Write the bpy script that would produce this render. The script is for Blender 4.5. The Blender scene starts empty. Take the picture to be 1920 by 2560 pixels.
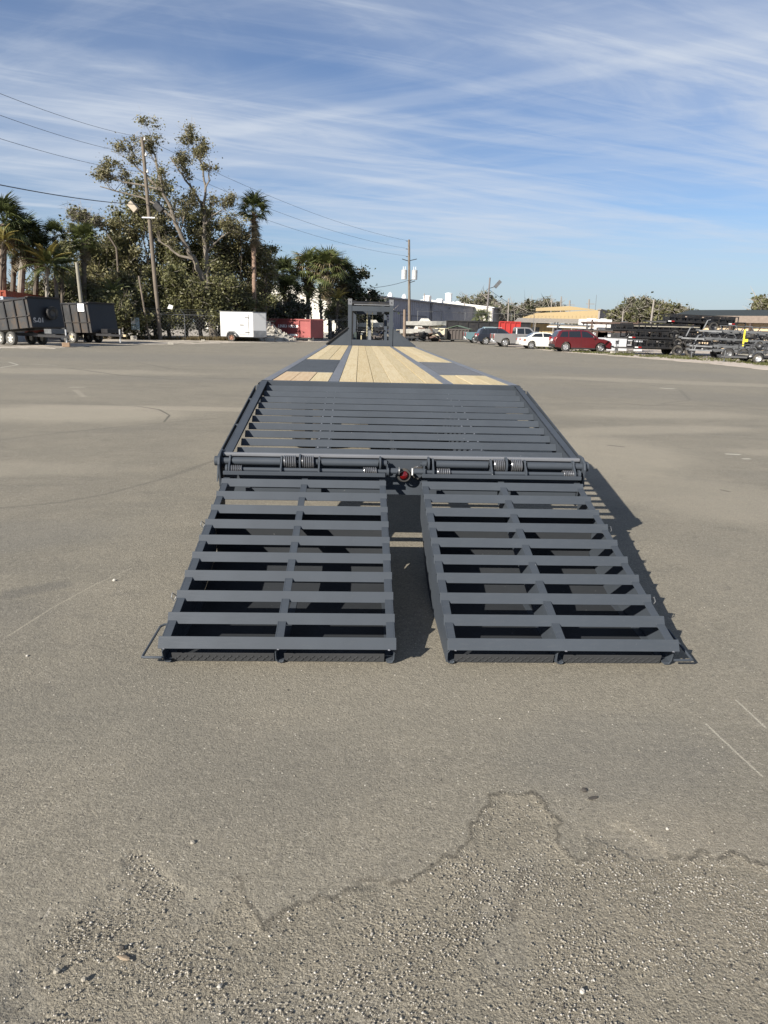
import bpy, math, random
import numpy as np
from mathutils import Vector, Matrix, noise as mnoise
R = math.radians
random.seed(7); rng = np.random.default_rng(7)
sc = bpy.context.scene
col = sc.collection

# ------------------------------------------------------------------ camera, sky, sun, exposure
F_PX, PITCH, ROLL, CAM_H = 1700.0, 0.2664, 0.0248, 1.625
cam_data = bpy.data.cameras.new('camera'); cam = bpy.data.objects.new('camera', cam_data); col.objects.link(cam)
cam_data.sensor_fit = 'VERTICAL'; cam_data.sensor_height = 36.0; cam_data.sensor_width = 36.0
cam_data.lens = F_PX / 2560 * 36.0
cam_data.clip_start = 0.05; cam_data.clip_end = 6000
cam.matrix_world = Matrix.Translation((0, 0, CAM_H)) @ Matrix.Rotation(math.pi / 2 - PITCH, 4, 'X') @ Matrix.Rotation(ROLL, 4, 'Z')
sc.camera = cam

SUN = Vector((-1.17, -1.35, 1.0)).normalized()
world = bpy.data.worlds.new('World'); sc.world = world; world.use_nodes = True
wn = world.node_tree; wn.nodes.clear()
def wnode(t, **k):
    n = wn.nodes.new(t)
    for a, b in k.items(): setattr(n, a, b)
    return n
def wlink(a, b): wn.links.new(a, b)
def wmath(op, a, b=None, c=None):
    n = wnode('ShaderNodeMath', operation=op)
    for i, v in enumerate((a, b, c)):
        if v is None: continue
        if isinstance(v, (int, float)): n.inputs[i].default_value = v
        else: wlink(v, n.inputs[i])
    return n.outputs[0]
def wramp(v, a, b, smooth=True):
    n = wnode('ShaderNodeMapRange'); n.interpolation_type = 'SMOOTHSTEP' if smooth else 'LINEAR'
    wlink(v, n.inputs[0]); n.inputs[1].default_value = a; n.inputs[2].default_value = b
    return n.outputs[0]
sky = wnode('ShaderNodeTexSky', sky_type='NISHITA'); sky.sun_disc = False
sky.sun_elevation = math.asin(SUN.z); sky.sun_rotation = math.atan2(SUN.x, SUN.y) % (2 * math.pi)
sky.altitude = 0; sky.air_density = 1.0; sky.dust_density = 0.35; sky.ozone_density = 2.6
tc = wnode('ShaderNodeTexCoord'); sp = wnode('ShaderNodeSeparateXYZ'); wlink(tc.outputs['Generated'], sp.inputs[0])
zc = wmath('MAXIMUM', sp.outputs[2], 0.02); zc = wmath('ADD', zc, 0.04)
pu, pv = wmath('DIVIDE', sp.outputs[0], zc), wmath('DIVIDE', sp.outputs[1], zc)
def rotated(ang):        # coordinates along / across a streak direction measured from +Y towards +X
    s, c = math.sin(ang), math.cos(ang)
    along = wmath('ADD', wmath('MULTIPLY', pu, s), wmath('MULTIPLY', pv, c))
    across = wmath('SUBTRACT', wmath('MULTIPLY', pu, c), wmath('MULTIPLY', pv, s))
    return along, across
def streaks(ang, sa, sx, detail, rough, dist, off):
    a, x = rotated(ang)
    cx = wnode('ShaderNodeCombineXYZ'); wlink(wmath('MULTIPLY', a, sa), cx.inputs[0]); wlink(wmath('MULTIPLY', x, sx), cx.inputs[1]); cx.inputs[2].default_value = off
    n = wnode('ShaderNodeTexNoise'); wlink(cx.outputs[0], n.inputs['Vector'])
    n.inputs['Scale'].default_value = 1; n.inputs['Detail'].default_value = detail; n.inputs['Roughness'].default_value = rough; n.inputs['Distortion'].default_value = dist
    return n.outputs[0]
A1, A2 = R(62), R(-64)
s1 = wramp(streaks(A1, 0.30, 0.75, 7, 0.60, 1.1, 3.1), 0.40, 0.62)
s2 = wramp(streaks(R(68), 0.55, 3.2, 7, 0.62, 0.7, 9.2), 0.40, 0.66)
s3 = wramp(streaks(A2, 0.6, 2.6, 7, 0.62, 0.6, 5.7), 0.44, 0.68)
veil = wramp(streaks(R(40), 0.28, 0.45, 5, 0.55, 0.8, 1.3), 0.38, 0.62)
def band(ang, off, half, soft, wob=0.25):
    a, x = rotated(ang)
    w = streaks(ang, 0.9, 2.2, 6, 0.65, 0.2, off * 3.1)
    x = wmath('ADD', x, wmath('MULTIPLY', wmath('SUBTRACT', w, 0.5), wob * 2))
    return wmath('SUBTRACT', 1.0, wramp(wmath('ABSOLUTE', wmath('SUBTRACT', x, off)), half, half + soft))
bandA = band(R(66), -2.10, 0.10, 0.42)
bandB = wmath('MULTIPLY', band(R(-62), 2.72, 0.02, 0.10, 0.06), wramp(pu, -2.6, 0.1))
bandC = band(R(76), -3.35, 0.15, 0.6)
low = wmath('SUBTRACT', 1.0, wramp(sp.outputs[2], 0.03, 0.33, False))
c = wmath('MULTIPLY', s1, 0.34)
c = wmath('ADD', c, wmath('MULTIPLY', wmath('MULTIPLY', s2, wmath('ADD', wmath('MULTIPLY', s1, 0.6), 0.4)), 0.36))
c = wmath('ADD', c, wmath('MULTIPLY', s3, 0.20))
c = wmath('ADD', c, wmath('MULTIPLY', veil, 0.26))
c = wmath('ADD', c, wmath('MULTIPLY', wmath('MULTIPLY', bandA, wmath('ADD', s2, 0.5)), 0.40))
c = wmath('ADD', c, wmath('MULTIPLY', bandB, 0.30))
c = wmath('ADD', c, wmath('MULTIPLY', wmath('MULTIPLY', bandC, wmath('ADD', s2, 0.5)), 0.26))
c = wmath('MULTIPLY', c, wmath('ADD', 0.72, wmath('MULTIPLY', low, 0.25)))
c = wmath('ADD', wmath('MULTIPLY', c, wramp(sp.outputs[2], 0.0, 0.16)), 0.03)
c = wmath('MULTIPLY', wmath('POWER', wmath('MAXIMUM', c, 0.0), 1.25), 1.12)
c = wmath('SUBTRACT', c, wmath('MULTIPLY', wmath('MULTIPLY', c, c), 0.28)); c = wmath('MINIMUM', c, 0.85)
hz = wmath('MULTIPLY', wmath('SUBTRACT', 1.0, wramp(sp.outputs[2], -0.02, 0.17)), 0.72)
tint = wnode('ShaderNodeMix', data_type='RGBA', blend_type='MULTIPLY'); tint.inputs[0].default_value = 1
wlink(sky.outputs[0], tint.inputs[6]); tint.inputs[7].default_value = (0.88, 0.94, 1.10, 1)
mixn = wnode('ShaderNodeMix', data_type='RGBA'); wlink(c, mixn.inputs[0]); wlink(tint.outputs[2], mixn.inputs[6]); mixn.inputs[7].default_value = (6.6, 7.2, 8.1, 1)
bg = wnode('ShaderNodeBackground'); hzm = wnode('ShaderNodeMix', data_type='RGBA'); wlink(hz, hzm.inputs[0]); wlink(mixn.outputs[2], hzm.inputs[6]); hzm.inputs[7].default_value = (4.3, 5.35, 6.5, 1); wlink(hzm.outputs[2], bg.inputs[0]); bg.inputs[1].default_value = 0.05
wo = wnode('ShaderNodeOutputWorld'); wlink(bg.outputs[0], wo.inputs[0])

sl = bpy.data.lights.new('sun', 'SUN'); sun = bpy.data.objects.new('sun', sl); col.objects.link(sun)
sl.energy = 5.0; sl.angle = R(0.53); sl.color = (1.0, 0.93, 0.83)
sun.rotation_euler = SUN.to_track_quat('Z', 'Y').to_euler(); sun.location = (-20, -20, 30)
vs = sc.view_settings; vs.view_transform = 'Standard'; vs.look = 'None'; vs.exposure = 1.02; vs.gamma = 1; vs.use_curve_mapping = False

# ------------------------------------------------------------------ surveying helpers: a sight line through a point of the photograph (1920 x 2560)
def ray(px, py):
    a, b = px - 960, py - 1280
    u = a * math.cos(ROLL) + b * math.sin(ROLL); v = -a * math.sin(ROLL) + b * math.cos(ROLL)
    return Vector((u, F_PX * math.cos(PITCH) - v * math.sin(PITCH), -F_PX * math.sin(PITCH) - v * math.cos(PITCH)))
def G(px, py):                       # ground point seen at (px, py)
    d = ray(px, py); t = -CAM_H / d.z
    return Vector((d.x * t, d.y * t, 0))
def at(px, py, Y):                   # the point on that sight line standing Y metres off
    d = ray(px, py); t = Y / d.y
    return Vector((d.x * t, Y, CAM_H + d.z * t))

# ------------------------------------------------------------------ materials
def new_mat(name):
    m = bpy.data.materials.new(name); m.use_nodes = True
    nt = m.node_tree; b = nt.nodes['Principled BSDF']
    return m, nt, b
def tex_noise(nt, vec, scale, detail=4, rough=0.6, dist=0):
    n = nt.nodes.new('ShaderNodeTexNoise'); n.inputs['Scale'].default_value = scale; n.inputs['Detail'].default_value = detail
    n.inputs['Roughness'].default_value = rough; n.inputs['Distortion'].default_value = dist
    if vec is not None: nt.links.new(vec, n.inputs['Vector'])
    return n.outputs[0]
def mapr(nt, v, a, b, c=0, d=1, smooth=False):
    n = nt.nodes.new('ShaderNodeMapRange'); nt.links.new(v, n.inputs[0])
    if smooth: n.interpolation_type = 'SMOOTHSTEP'
    for i, x in enumerate((a, b, c, d)): n.inputs[i + 1].default_value = x
    return n.outputs[0]
def mx(nt, f, a, b, mode='MIX'):
    n = nt.nodes.new('ShaderNodeMix'); n.data_type = 'RGBA'; n.blend_type = mode
    for i, v in ((0, f), (6, a), (7, b)):
        if hasattr(v, 'is_output'): nt.links.new(v, n.inputs[i])
        elif i == 0: n.inputs[0].default_value = v
        else: n.inputs[i].default_value = (*v[:3], 1)
    return n.outputs[2]
def ma(nt, op, a, b=0.0):
    n = nt.nodes.new('ShaderNodeMath'); n.operation = op
    for i, v in enumerate((a, b)):
        if hasattr(v, 'is_output'): nt.links.new(v, n.inputs[i])
        else: n.inputs[i].default_value = v
    return n.outputs[0]
def bump(nt, b, h, strength, dist):
    n = nt.nodes.new('ShaderNodeBump'); n.inputs['Strength'].default_value = strength; n.inputs['Distance'].default_value = dist
    nt.links.new(h, n.inputs['Height']); nt.links.new(n.outputs[0], b.inputs['Normal'])
def objco(nt): return nt.nodes.new('ShaderNodeTexCoord').outputs['Object']
def stretch(nt, v, s):
    n = nt.nodes.new('ShaderNodeMapping'); nt.links.new(v, n.inputs[0]); n.inputs[3].default_value = s; return n.outputs[0]

_mats = {}
def M(name, rgb, rough=0.6, metal=0.0, var=0.25, scale=3.0, fine=60.0, bmp=0.0, dirt=None, dirt_amt=0.0, spec=0.5, coat=0.0):
    """plain surface with mottled colour, roughness variation and optional worn patches"""
    if name in _mats: return _mats[name]
    m, nt, b = new_mat(name); co = objco(nt)
    n1 = tex_noise(nt, co, scale, 5, 0.6); n2 = tex_noise(nt, co, fine, 3, 0.6)
    k = ma(nt, 'ADD', ma(nt, 'MULTIPLY', n1, 0.7), ma(nt, 'MULTIPLY', n2, 0.3))
    cc = mx(nt, mapr(nt, k, 0.3, 0.7), [x * (1 - var) for x in rgb], [min(1, x * (1 + var)) for x in rgb])
    if dirt is not None:
        nd = tex_noise(nt, co, scale * 0.7 + 0.3, 8, 0.7)
        cc = mx(nt, mapr(nt, nd, 0.62 - dirt_amt * 0.35, 0.72 - dirt_amt * 0.2), cc, dirt)
    nt.links.new(cc, b.inputs['Base Color'])
    nt.links.new(mapr(nt, n1, 0.2, 0.8, max(0.02, rough - 0.12), min(1, rough + 0.12)), b.inputs['Roughness'])
    b.inputs['Metallic'].default_value = metal; b.inputs['Specular IOR Level'].default_value = spec; b.inputs['Coat Weight'].default_value = coat
    if coat: b.inputs['Coat Roughness'].default_value = 0.05
    if bmp: bump(nt, b, n2, 0.5, bmp)
    _mats[name] = m; return m

# painted steel gets extra scuffs: pale scratches and dust
def steel_mat(name, rgb, rough, dust=(0.23, 0.215, 0.19), amt=0.5):
    m, nt, b = new_mat(name); co = objco(nt)
    n1 = tex_noise(nt, co, 2.2, 6, 0.6); n2 = tex_noise(nt, stretch(nt, co, (1.2, 9, 9)), 14, 6, 0.72); n3 = tex_noise(nt, co, 160, 2, 0.5)
    c0 = mx(nt, mapr(nt, n1, 0.3, 0.7), [x * .9 for x in rgb], [x * 1.12 for x in rgb])
    geo = nt.nodes.new('ShaderNodeNewGeometry'); sx = nt.nodes.new('ShaderNodeSeparateXYZ'); nt.links.new(geo.outputs['Normal'], sx.inputs[0])
    up = mapr(nt, sx.outputs[2], 0.2, 0.95)
    dm = ma(nt, 'MULTIPLY', ma(nt, 'MULTIPLY', mapr(nt, n2, 0.52, 0.78, 0, 1, True), amt), ma(nt, 'ADD', ma(nt, 'MULTIPLY', up, 0.8), 0.2))
    c1 = mx(nt, dm, c0, dust)
    sp_ = mapr(nt, tex_noise(nt, co, 45, 3, 0.6), 0.74, 0.78)
    c2 = mx(nt, ma(nt, 'MULTIPLY', sp_, 0.6), c1, (0.42, 0.42, 0.42))
    nt.links.new(c2, b.inputs['Base Color']); nt.links.new(mapr(nt, n2, 0.2, 0.8, rough - .08, rough + .22), b.inputs['Roughness'])
    bump(nt, b, n3, 0.25, 0.0006); b.inputs['Specular IOR Level'].default_value = 0.20
    return m
STEEL = steel_mat('slate_painted_steel', (0.041, 0.049, 0.060), 0.52, (0.13, 0.13, 0.125), .22)
PANSTEEL = steel_mat('shade_darkened_pan_steel', (0.024, 0.027, 0.031), 0.55, (0.05, 0.05, 0.047), .3)  # trailer paint darkened, with the shade inside the ramps put into its colour
STEEL_BARE = M('weld_bead_bright_steel', (0.55, 0.55, 0.55), 0.28, 0.9, 0.2, 30, 100)
SPRING = M('grey_spring_steel', (0.16, 0.165, 0.175), 0.28, 0.6, 0.2, 20, 100)
BLACK = M('black_painted_steel', (0.008, 0.008, 0.009), 0.5, 0, 0.3, 2, 40, 0, (0.03, 0.026, 0.02), 0.25)
RUBBER = M('black_tyre_rubber', (0.022, 0.022, 0.022), 0.8, 0, 0.3, 3, 60, 0.001, (0.09, 0.08, 0.065), 0.4)
OLDRUBBER = M('dusty_grey_tyre_rubber', (0.07, 0.068, 0.062), 0.85, 0, 0.3, 3, 60, 0.001)
RIM = M('silver_wheel_rim', (0.6, 0.6, 0.6), 0.3, 0.7, 0.15, 6, 60)
GALV = M('galvanised_steel', (0.13, 0.135, 0.14), 0.45, 0.4, 0.3, 4, 60)
WHITE = M('white_sheet_metal', (0.60, 0.60, 0.59), 0.35, 0, 0.05, 1.2, 30, 0, (0.55, 0.52, 0.46), 0.05)
WOODPOLE = M('weathered_pole_wood', (0.135, 0.112, 0.088), 0.9, 0, 0.35, 1.5, 25, 0.004)
GLASS = M('dark_car_glass', (0.012, 0.014, 0.016), 0.06, 0, 0.1, 1, 10, 0, None, 0, 0.9)
REDLIGHT = M('red_lamp_lens', (0.24, 0.006, 0.006), 0.15, 0, 0.15, 8, 60, 0, None, 0, 0.7)
YELLOW = M('yellow_strap', (0.75, 0.62, 0.05), 0.6)
DIRT_CONC = M('pale_concrete', (0.32, 0.30, 0.26), 0.9, 0, 0.3, 8, 60, 0.004)

def plank_mat(name, a, b_, seed):
    m, nt, b = new_mat(name); co = objco(nt)
    v = nt.nodes.new('ShaderNodeMapping'); nt.links.new(co, v.inputs[0]); v.inputs[1].default_value = (seed * 3.7, seed * 11.3, 0); v.inputs[3].default_value = (22, 0.9, 22)
    g = tex_noise(nt, v.outputs[0], 1.6, 5, 0.62, 0.9)
    v2 = nt.nodes.new('ShaderNodeMapping'); nt.links.new(co, v2.inputs[0]); v2.inputs[1].default_value = (seed * 5, seed, 0); v2.inputs[3].default_value = (90, 3, 90)
    g2 = tex_noise(nt, v2.outputs[0], 1.5, 4, 0.7)
    k = tex_noise(nt, co, 1.3, 4, 0.6)
    vk = nt.nodes.new('ShaderNodeTexVoronoi'); vk.inputs['Scale'].default_value = 1.0
    mk = nt.nodes.new('ShaderNodeMapping'); nt.links.new(co, mk.inputs[0]); mk.inputs[1].default_value = (seed * 1.9, seed * 2.3, 0); mk.inputs[3].default_value = (6, 1.6, 6); nt.links.new(mk.outputs[0], vk.inputs['Vector'])
    knot = mapr(nt, vk.outputs['Distance'], 0.0, 0.09, 1, 0)
    c0 = mx(nt, mapr(nt, g, 0.40, 0.62), a, b_)
    c1 = mx(nt, mapr(nt, g2, 0.38, 0.70, 0, 0.55), c0, [x * 0.62 for x in b_])
    c2 = mx(nt, mapr(nt, k, 0.5, 0.8, 0, 0.4), c1, (0.38, 0.34, 0.20))
    c3 = mx(nt, ma(nt, 'MULTIPLY', knot, 0.8), c2, (0.14, 0.08, 0.035))
    nt.links.new(c3, b.inputs['Base Color']); b.inputs['Roughness'].default_value = 0.72
    bump(nt, b, g, 0.3, 0.002); return m
PLANKS = [plank_mat('yellow_pine_board', (0.50, 0.415, 0.25), (0.42, 0.325, 0.17), 1), plank_mat('yellow_pine_board', (0.53, 0.45, 0.285), (0.46, 0.365, 0.205), 2),
          plank_mat('yellow_pine_board', (0.47, 0.395, 0.245), (0.39, 0.31, 0.165), 3), plank_mat('pinkish_pine_board', (0.49, 0.375, 0.24), (0.42, 0.30, 0.175), 4)]

def leaf_mat(name, c1, c2, trans=0.3):
    m, nt, b = new_mat(name)
    geo = nt.nodes.new('ShaderNodeNewGeometry'); oi = nt.nodes.new('ShaderNodeObjectInfo')
    n = tex_noise(nt, geo.outputs['Position'], 1.1, 3, 0.6)
    f = ma(nt, 'ADD', ma(nt, 'MULTIPLY', geo.outputs['Random Per Island'], 0.6), mapr(nt, n, 0.3, 0.7, 0, 0.4))
    cc = mx(nt, f, c1, c2); cc = mx(nt, ma(nt, 'MULTIPLY', oi.outputs['Random'], 0.25), cc, [x * 0.6 for x in c1])
    b.inputs['Roughness'].default_value = 0.5; b.inputs['Specular IOR Level'].default_value = 0.35
    nt.links.new(cc, b.inputs['Base Color'])
    t = nt.nodes.new('ShaderNodeBsdfTranslucent'); nt.links.new(cc, t.inputs[0])
    mxs = nt.nodes.new('ShaderNodeMixShader'); mxs.inputs[0].default_value = trans
    nt.links.new(b.outputs[0], mxs.inputs[1]); nt.links.new(t.outputs[0], mxs.inputs[2])
    nt.links.new(mxs.outputs[0], nt.nodes['Material Output'].inputs[0]); return m
LEAF_OAK = leaf_mat('olive_oak_leaf', (0.06, 0.07, 0.026), (0.25, 0.24, 0.11))
LEAF_BROWN = leaf_mat('autumn_oak_leaf', (0.085, 0.085, 0.035), (0.31, 0.28, 0.145))
LEAF_MASS = leaf_mat('thicket_leaf', (0.05, 0.058, 0.022), (0.235, 0.225, 0.105))
LEAF_FAR = leaf_mat('distant_tree_leaf', (0.045, 0.052, 0.028), (0.13, 0.13, 0.07))
LEAF_DARK = leaf_mat('dark_shrub_leaf', (0.014, 0.022, 0.010), (0.055, 0.07, 0.032))
PALM_G = leaf_mat('palm_frond_green', (0.042, 0.06, 0.018), (0.165, 0.18, 0.065), 0.2)
PALM_D = leaf_mat('palm_frond_dark_green', (0.018, 0.028, 0.011), (0.07, 0.083, 0.034), 0.2)
PALM_Y = leaf_mat('palm_frond_yellow', (0.12, 0.105, 0.03), (0.28, 0.23, 0.06), 0.3)
PALM_B = leaf_mat('dead_palm_frond', (0.08, 0.065, 0.038), (0.26, 0.21, 0.125), 0.1)
BARK = M('grey_brown_bark', (0.10, 0.083, 0.066), 0.95, 0, 0.45, 2.5, 18, 0.01)
BARK_PALE = M('pale_grey_bark', (0.22, 0.20, 0.17), 0.95, 0, 0.4, 2.5, 18, 0.01)

# ------------------------------------------------------------------ mesh helpers
class MB:
    def __init__(s): s.v = []; s.f = []
    def add(s, vs, fs):
        o = len(s.v); s.v += [tuple(map(float, p)) for p in vs]; s.f += [tuple(i + o for i in f) for f in fs]; return s
    def box(s, x0, x1, y0, y1, z0, z1):
        return s.add([(x, y, z) for z in (z0, z1) for y in (y0, y1) for x in (x0, x1)],
                     [(0, 2, 3, 1), (4, 5, 7, 6), (0, 1, 5, 4), (2, 6, 7, 3), (0, 4, 6, 2), (1, 3, 7, 5)])
    def bar(s, p, q, w, h, up=(0, 0, 1)):      # rectangular bar p -> q, w across, h along up
        p, q, up = Vector(p), Vector(q), Vector(up); d = (q - p).normalized(); x = d.cross(up).normalized(); u = x.cross(d)
        vs = [e + x * (a * w / 2) + u * (b * h / 2) for e in (p, q) for a, b in ((-1, -1), (1, -1), (1, 1), (-1, 1))]
        return s.add(vs, [(0, 1, 2, 3), (7, 6, 5, 4), (0, 4, 5, 1), (1, 5, 6, 2), (2, 6, 7, 3), (3, 7, 4, 0)])
    def prism(s, poly, axis, a, b):             # polygon extruded along axis 'x','y','z'
        n = len(poly)
        def P(p, t): return {'x': (t, p[0], p[1]), 'y': (p[0], t, p[1]), 'z': (p[0], p[1], t)}[axis]
        vs = [P(p, a) for p in poly] + [P(p, b) for p in poly]
        return s.add(vs, [tuple(range(n))[::-1], tuple(range(n, 2 * n))] + [(i, (i + 1) % n, n + (i + 1) % n, n + i) for i in range(n)])
    def tube(s, pts, r, n=8, caps=True):
        pts = [Vector(p) for p in pts]; rs = r if isinstance(r, (list, tuple)) else [r] * len(pts)
        o = len(s.v); prev = None
        for i, p in enumerate(pts):
            d = (pts[min(i + 1, len(pts) - 1)] - pts[max(i - 1, 0)])
            if d.length < 1e-9: d = Vector((0, 0, 1))
            d.normalize()
            if prev is None: x = d.orthogonal().normalized()
            else:
                x = prev - d * prev.dot(d)
                x = x.normalized() if x.length > 1e-6 else d.orthogonal().normalized()
            prev = x; y = d.cross(x)
            for k in range(n):
                a = 2 * math.pi * k / n; s.v.append(tuple(p + (x * math.cos(a) + y * math.sin(a)) * rs[i]))
        for i in range(len(pts) - 1):
            for k in range(n):
                a, b = o + i * n + k, o + i * n + (k + 1) % n; s.f.append((a, b, b + n, a + n))
        if caps:
            s.f.append(tuple(o + k for k in range(n))[::-1]); s.f.append(tuple(o + (len(pts) - 1) * n + k for k in range(n)))
        return s
    def cyl(s, p, q, r, n=16): return s.tube([p, q], r, n)
    def lathe(s, prof, c, ax='y', n=20):        # prof: (axial, radius)
        o = len(s.v); m = len(prof)
        for a, r in prof:
            for k in range(n):
                t = 2 * math.pi * k / n; u, w = r * math.cos(t), r * math.sin(t)
                q = {'y': (u, a, w), 'x': (a, u, w), 'z': (u, w, a)}[ax]; s.v.append((c[0] + q[0], c[1] + q[1], c[2] + q[2]))
        for i in range(m - 1):
            for k in range(n):
                a, b = o + i * n + k, o + i * n + (k + 1) % n; s.f.append((a, b, b + n, a + n))
        return s
    def build(s, name, mat, parent=None, smooth=False, bev=0.0, **props):
        me = bpy.data.meshes.new(name); me.from_pydata(s.v, [], s.f); me.update()
        me.materials.append(mat)
        o = bpy.data.objects.new(name, me); col.objects.link(o); o.parent = parent
        if smooth:
            me.polygons.foreach_set('use_smooth', [True] * len(me.polygons))
            md = o.modifiers.new('n', 'EDGE_SPLIT'); md.split_angle = R(40)
        if bev:
            b = o.modifiers.new('b', 'BEVEL'); b.width = bev; b.segments = 2; b.limit_method = 'ANGLE'; b.angle_limit = R(35)
        for k, v in props.items(): o[k] = v
        return o
def quads(name, V, F, mat, parent=None):
    me = bpy.data.meshes.new(name); me.vertices.add(len(V)); me.vertices.foreach_set('co', np.asarray(V, dtype=np.float32).ravel())
    F = np.asarray(F, dtype=np.int32); k = F.shape[1]
    me.loops.add(F.size); me.loops.foreach_set('vertex_index', F.ravel()); me.polygons.add(len(F))
    me.polygons.foreach_set('loop_start', np.arange(0, F.size, k, dtype=np.int32)); me.polygons.foreach_set('loop_total', np.full(len(F), k, dtype=np.int32))
    me.update(calc_edges=True); me.validate(); me.materials.append(mat)
    o = bpy.data.objects.new(name, me); col.objects.link(o); o.parent = parent; return o
def empty(name, loc=(0, 0, 0), rz=0.0, label=None, cat=None, group=None, rot=None):
    o = bpy.data.objects.new(name, None); col.objects.link(o); o.location = loc; o.rotation_euler = rot or (0, 0, rz); o.empty_display_size = 0.3
    if label: tag(o, label, cat, group)
    return o
def tag(o, label, cat, group=None, kind=None):
    if label: o['label'] = label
    if cat: o['category'] = cat
    if group: o['group'] = group
    if kind: o['kind'] = kind
    return o
def share(o, parent, loc=None, rot=None, scale=None, name=None):
    c = o.copy(); col.objects.link(c); c.parent = parent
    if loc is not None: c.location = loc
    if rot is not None: c.rotation_euler = rot
    if scale is not None: c.scale = scale
    return c
def kids(o): return [c for c in bpy.data.objects if c.parent == o]
def copy_tree(o, label=None, parent=None, ch=None):
    if ch is None:
        ch = {}
        for x in bpy.data.objects:
            if x.parent: ch.setdefault(x.parent.name, []).append(x)
    c = o.copy(); col.objects.link(c); c.parent = parent
    if label: c['label'] = label
    for k in ch.get(o.name, []): copy_tree(k, None, c, ch)
    return c
def text_mesh(name, txt, size, mat, parent, loc, rot, depth=0.002, bold=0.0):
    cu = bpy.data.curves.new(name, 'FONT'); cu.body = txt; cu.size = size; cu.extrude = depth; cu.offset = bold; cu.align_x = 'CENTER'; cu.align_y = 'CENTER'
    t = bpy.data.objects.new(name, cu); col.objects.link(t); bpy.context.view_layer.update()
    me = bpy.data.meshes.new_from_object(t.evaluated_get(bpy.context.evaluated_depsgraph_get()))
    bpy.data.objects.remove(t); bpy.data.curves.remove(cu)
    me.materials.clear(); me.materials.append(mat)
    o = bpy.data.objects.new(name, me); col.objects.link(o); o.parent = parent; o.location = loc; o.rotation_euler = rot; return o

# ================================================================== THE GROUND
SC = 1.728
edge_px = [(-60, 2560), (0, 1600 + 1640 / SC), (60 / SC, 1600 + 1500 / SC), (150 / SC, 1600 + 1330 / SC), (262 / SC, 1600 + 1190 / SC), (400 / SC, 1600 + 1130 / SC), (470 / SC, 1600 + 1060 / SC), (525 / SC, 1600 + 960 / SC), (600 / SC, 1600 + 905 / SC), (660 / SC, 1600 + 950 / SC), (725 / SC, 1600 + 1010 / SC),
           (850 / SC, 1600 + 1075 / SC), (970 / SC, 1600 + 1045 / SC), (1030 / SC, 1600 + 1020 / SC), (1052 / SC, 1600 + 1115 / SC), (1110 / SC, 1600 + 1180 / SC), (1150 / SC, 1600 + 1250 / SC), (1200 / SC, 1600 + 1195 / SC), (1240 / SC, 1600 + 1160 / SC), (1335 / SC, 1600 + 1130 / SC), (1420 / SC, 1600 + 1110 / SC), (1480 / SC, 1600 + 1090 / SC), (1560 / SC, 1600 + 1035 / SC), (1640 / SC, 1600 + 1032 / SC)]
edge_px += [(960 + a / SC, 1600 + b / SC) for a, b in ((60, 1042), (140, 1015), (190, 992), (215, 968), (300, 938), (350, 890), (372, 850), (382, 790), (420, 745), (450, 668), (500, 655), (560, 662), (640, 652), (700, 702), (748, 762), (742, 822), (782, 902), (840, 958), (882, 950), (892, 900), (905, 820), (985, 790), (1070, 795), (1130, 840), (1180, 880), (1240, 940), (1312, 948), (1345, 918), (1385, 908), (1445, 950), (1500, 910), (1560, 935), (1640, 970), (1700, 985), (1900, 1010))]
edge = np.array([G(*p)[:2] for p in edge_px])
def roughen(E, S, lv, amp):
    for _ in range(lv):
        o, so = [], []
        for i in range(len(E) - 1):
            a, c = E[i], E[i + 1]; L = np.linalg.norm(c - a); n = np.array([-(c - a)[1], (c - a)[0]]) / max(L, 1e-6)
            o += [a, (a + c) / 2 + n * rng.uniform(-1, 1) * min(L, .15) * amp]; so += [S[i], (S[i] + S[i + 1]) / 2]
        o.append(E[-1]); so.append(S[-1]); E, S = np.array(o), np.array(so)
    return E, S
strong = np.array([1.0 if i >= 13 else 0.15 for i, p in enumerate(edge_px)]); strong[44:49] = 0.45
edge0 = edge; edge, strong = roughen(edge, strong, 3, .28)
poly = np.vstack([edge, [[3.5, edge[-1, 1]], [3.5, 0.2], [-3.5, 0.2], [-3.5, edge[0, 1]]]])
def inside(P, poly):
    x, y = P[:, 0], P[:, 1]; r = np.zeros(len(P), bool); n = len(poly)
    for i in range(n):
        a, b = poly[i], poly[(i + 1) % n]
        if a[1] == b[1]: continue
        c = ((a[1] > y) != (b[1] > y)) & (x < (b[0] - a[0]) * (y - a[1]) / (b[1] - a[1]) + a[0]); r ^= c
    return r
def segdist(P, line, w=None):
    best = np.full(len(P), 1e9); ws = np.zeros(len(P))
    for i in range(len(line) - 1):
        a, b = line[i], line[i + 1]; ba = b - a
        t = np.clip(((P - a) @ ba) / (ba @ ba), 0, 1); d = np.linalg.norm(P - a - t[:, None] * ba, axis=1)
        m = d < best; best[m] = d[m]
        if w is not None: ws[m] = (w[i] * (1 - t) + w[i + 1] * t)[m]
    return best, ws
def graded(lo, a, b, hi, step, g):
    c = list(np.arange(a, b, step)); s = step; x = c[-1]
    while x < hi: s *= g; x += s; c.append(x)
    s = step; x = c[0]; L = []
    while x > lo: s *= g; x -= s; L.append(x)
    return np.array(L[::-1] + c)
gx = graded(-140, -1.75, 2.0, 140, 0.0105, 1.13); gy = graded(-30, 1.05, 2.75, 170, 0.0105, 1.10)
XX, YY = np.meshgrid(gx, gy); P2 = np.stack([XX.ravel(), YY.ravel()], 1)
near = (np.abs(P2[:, 0]) < 3.2) & (P2[:, 1] > 0.3) & (P2[:, 1] < 4.2)
grav = np.zeros(len(P2)); rim = np.zeros(len(P2))
d, w_ = segdist(P2[near], edge, strong); ins = inside(P2[near], poly)
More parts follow.
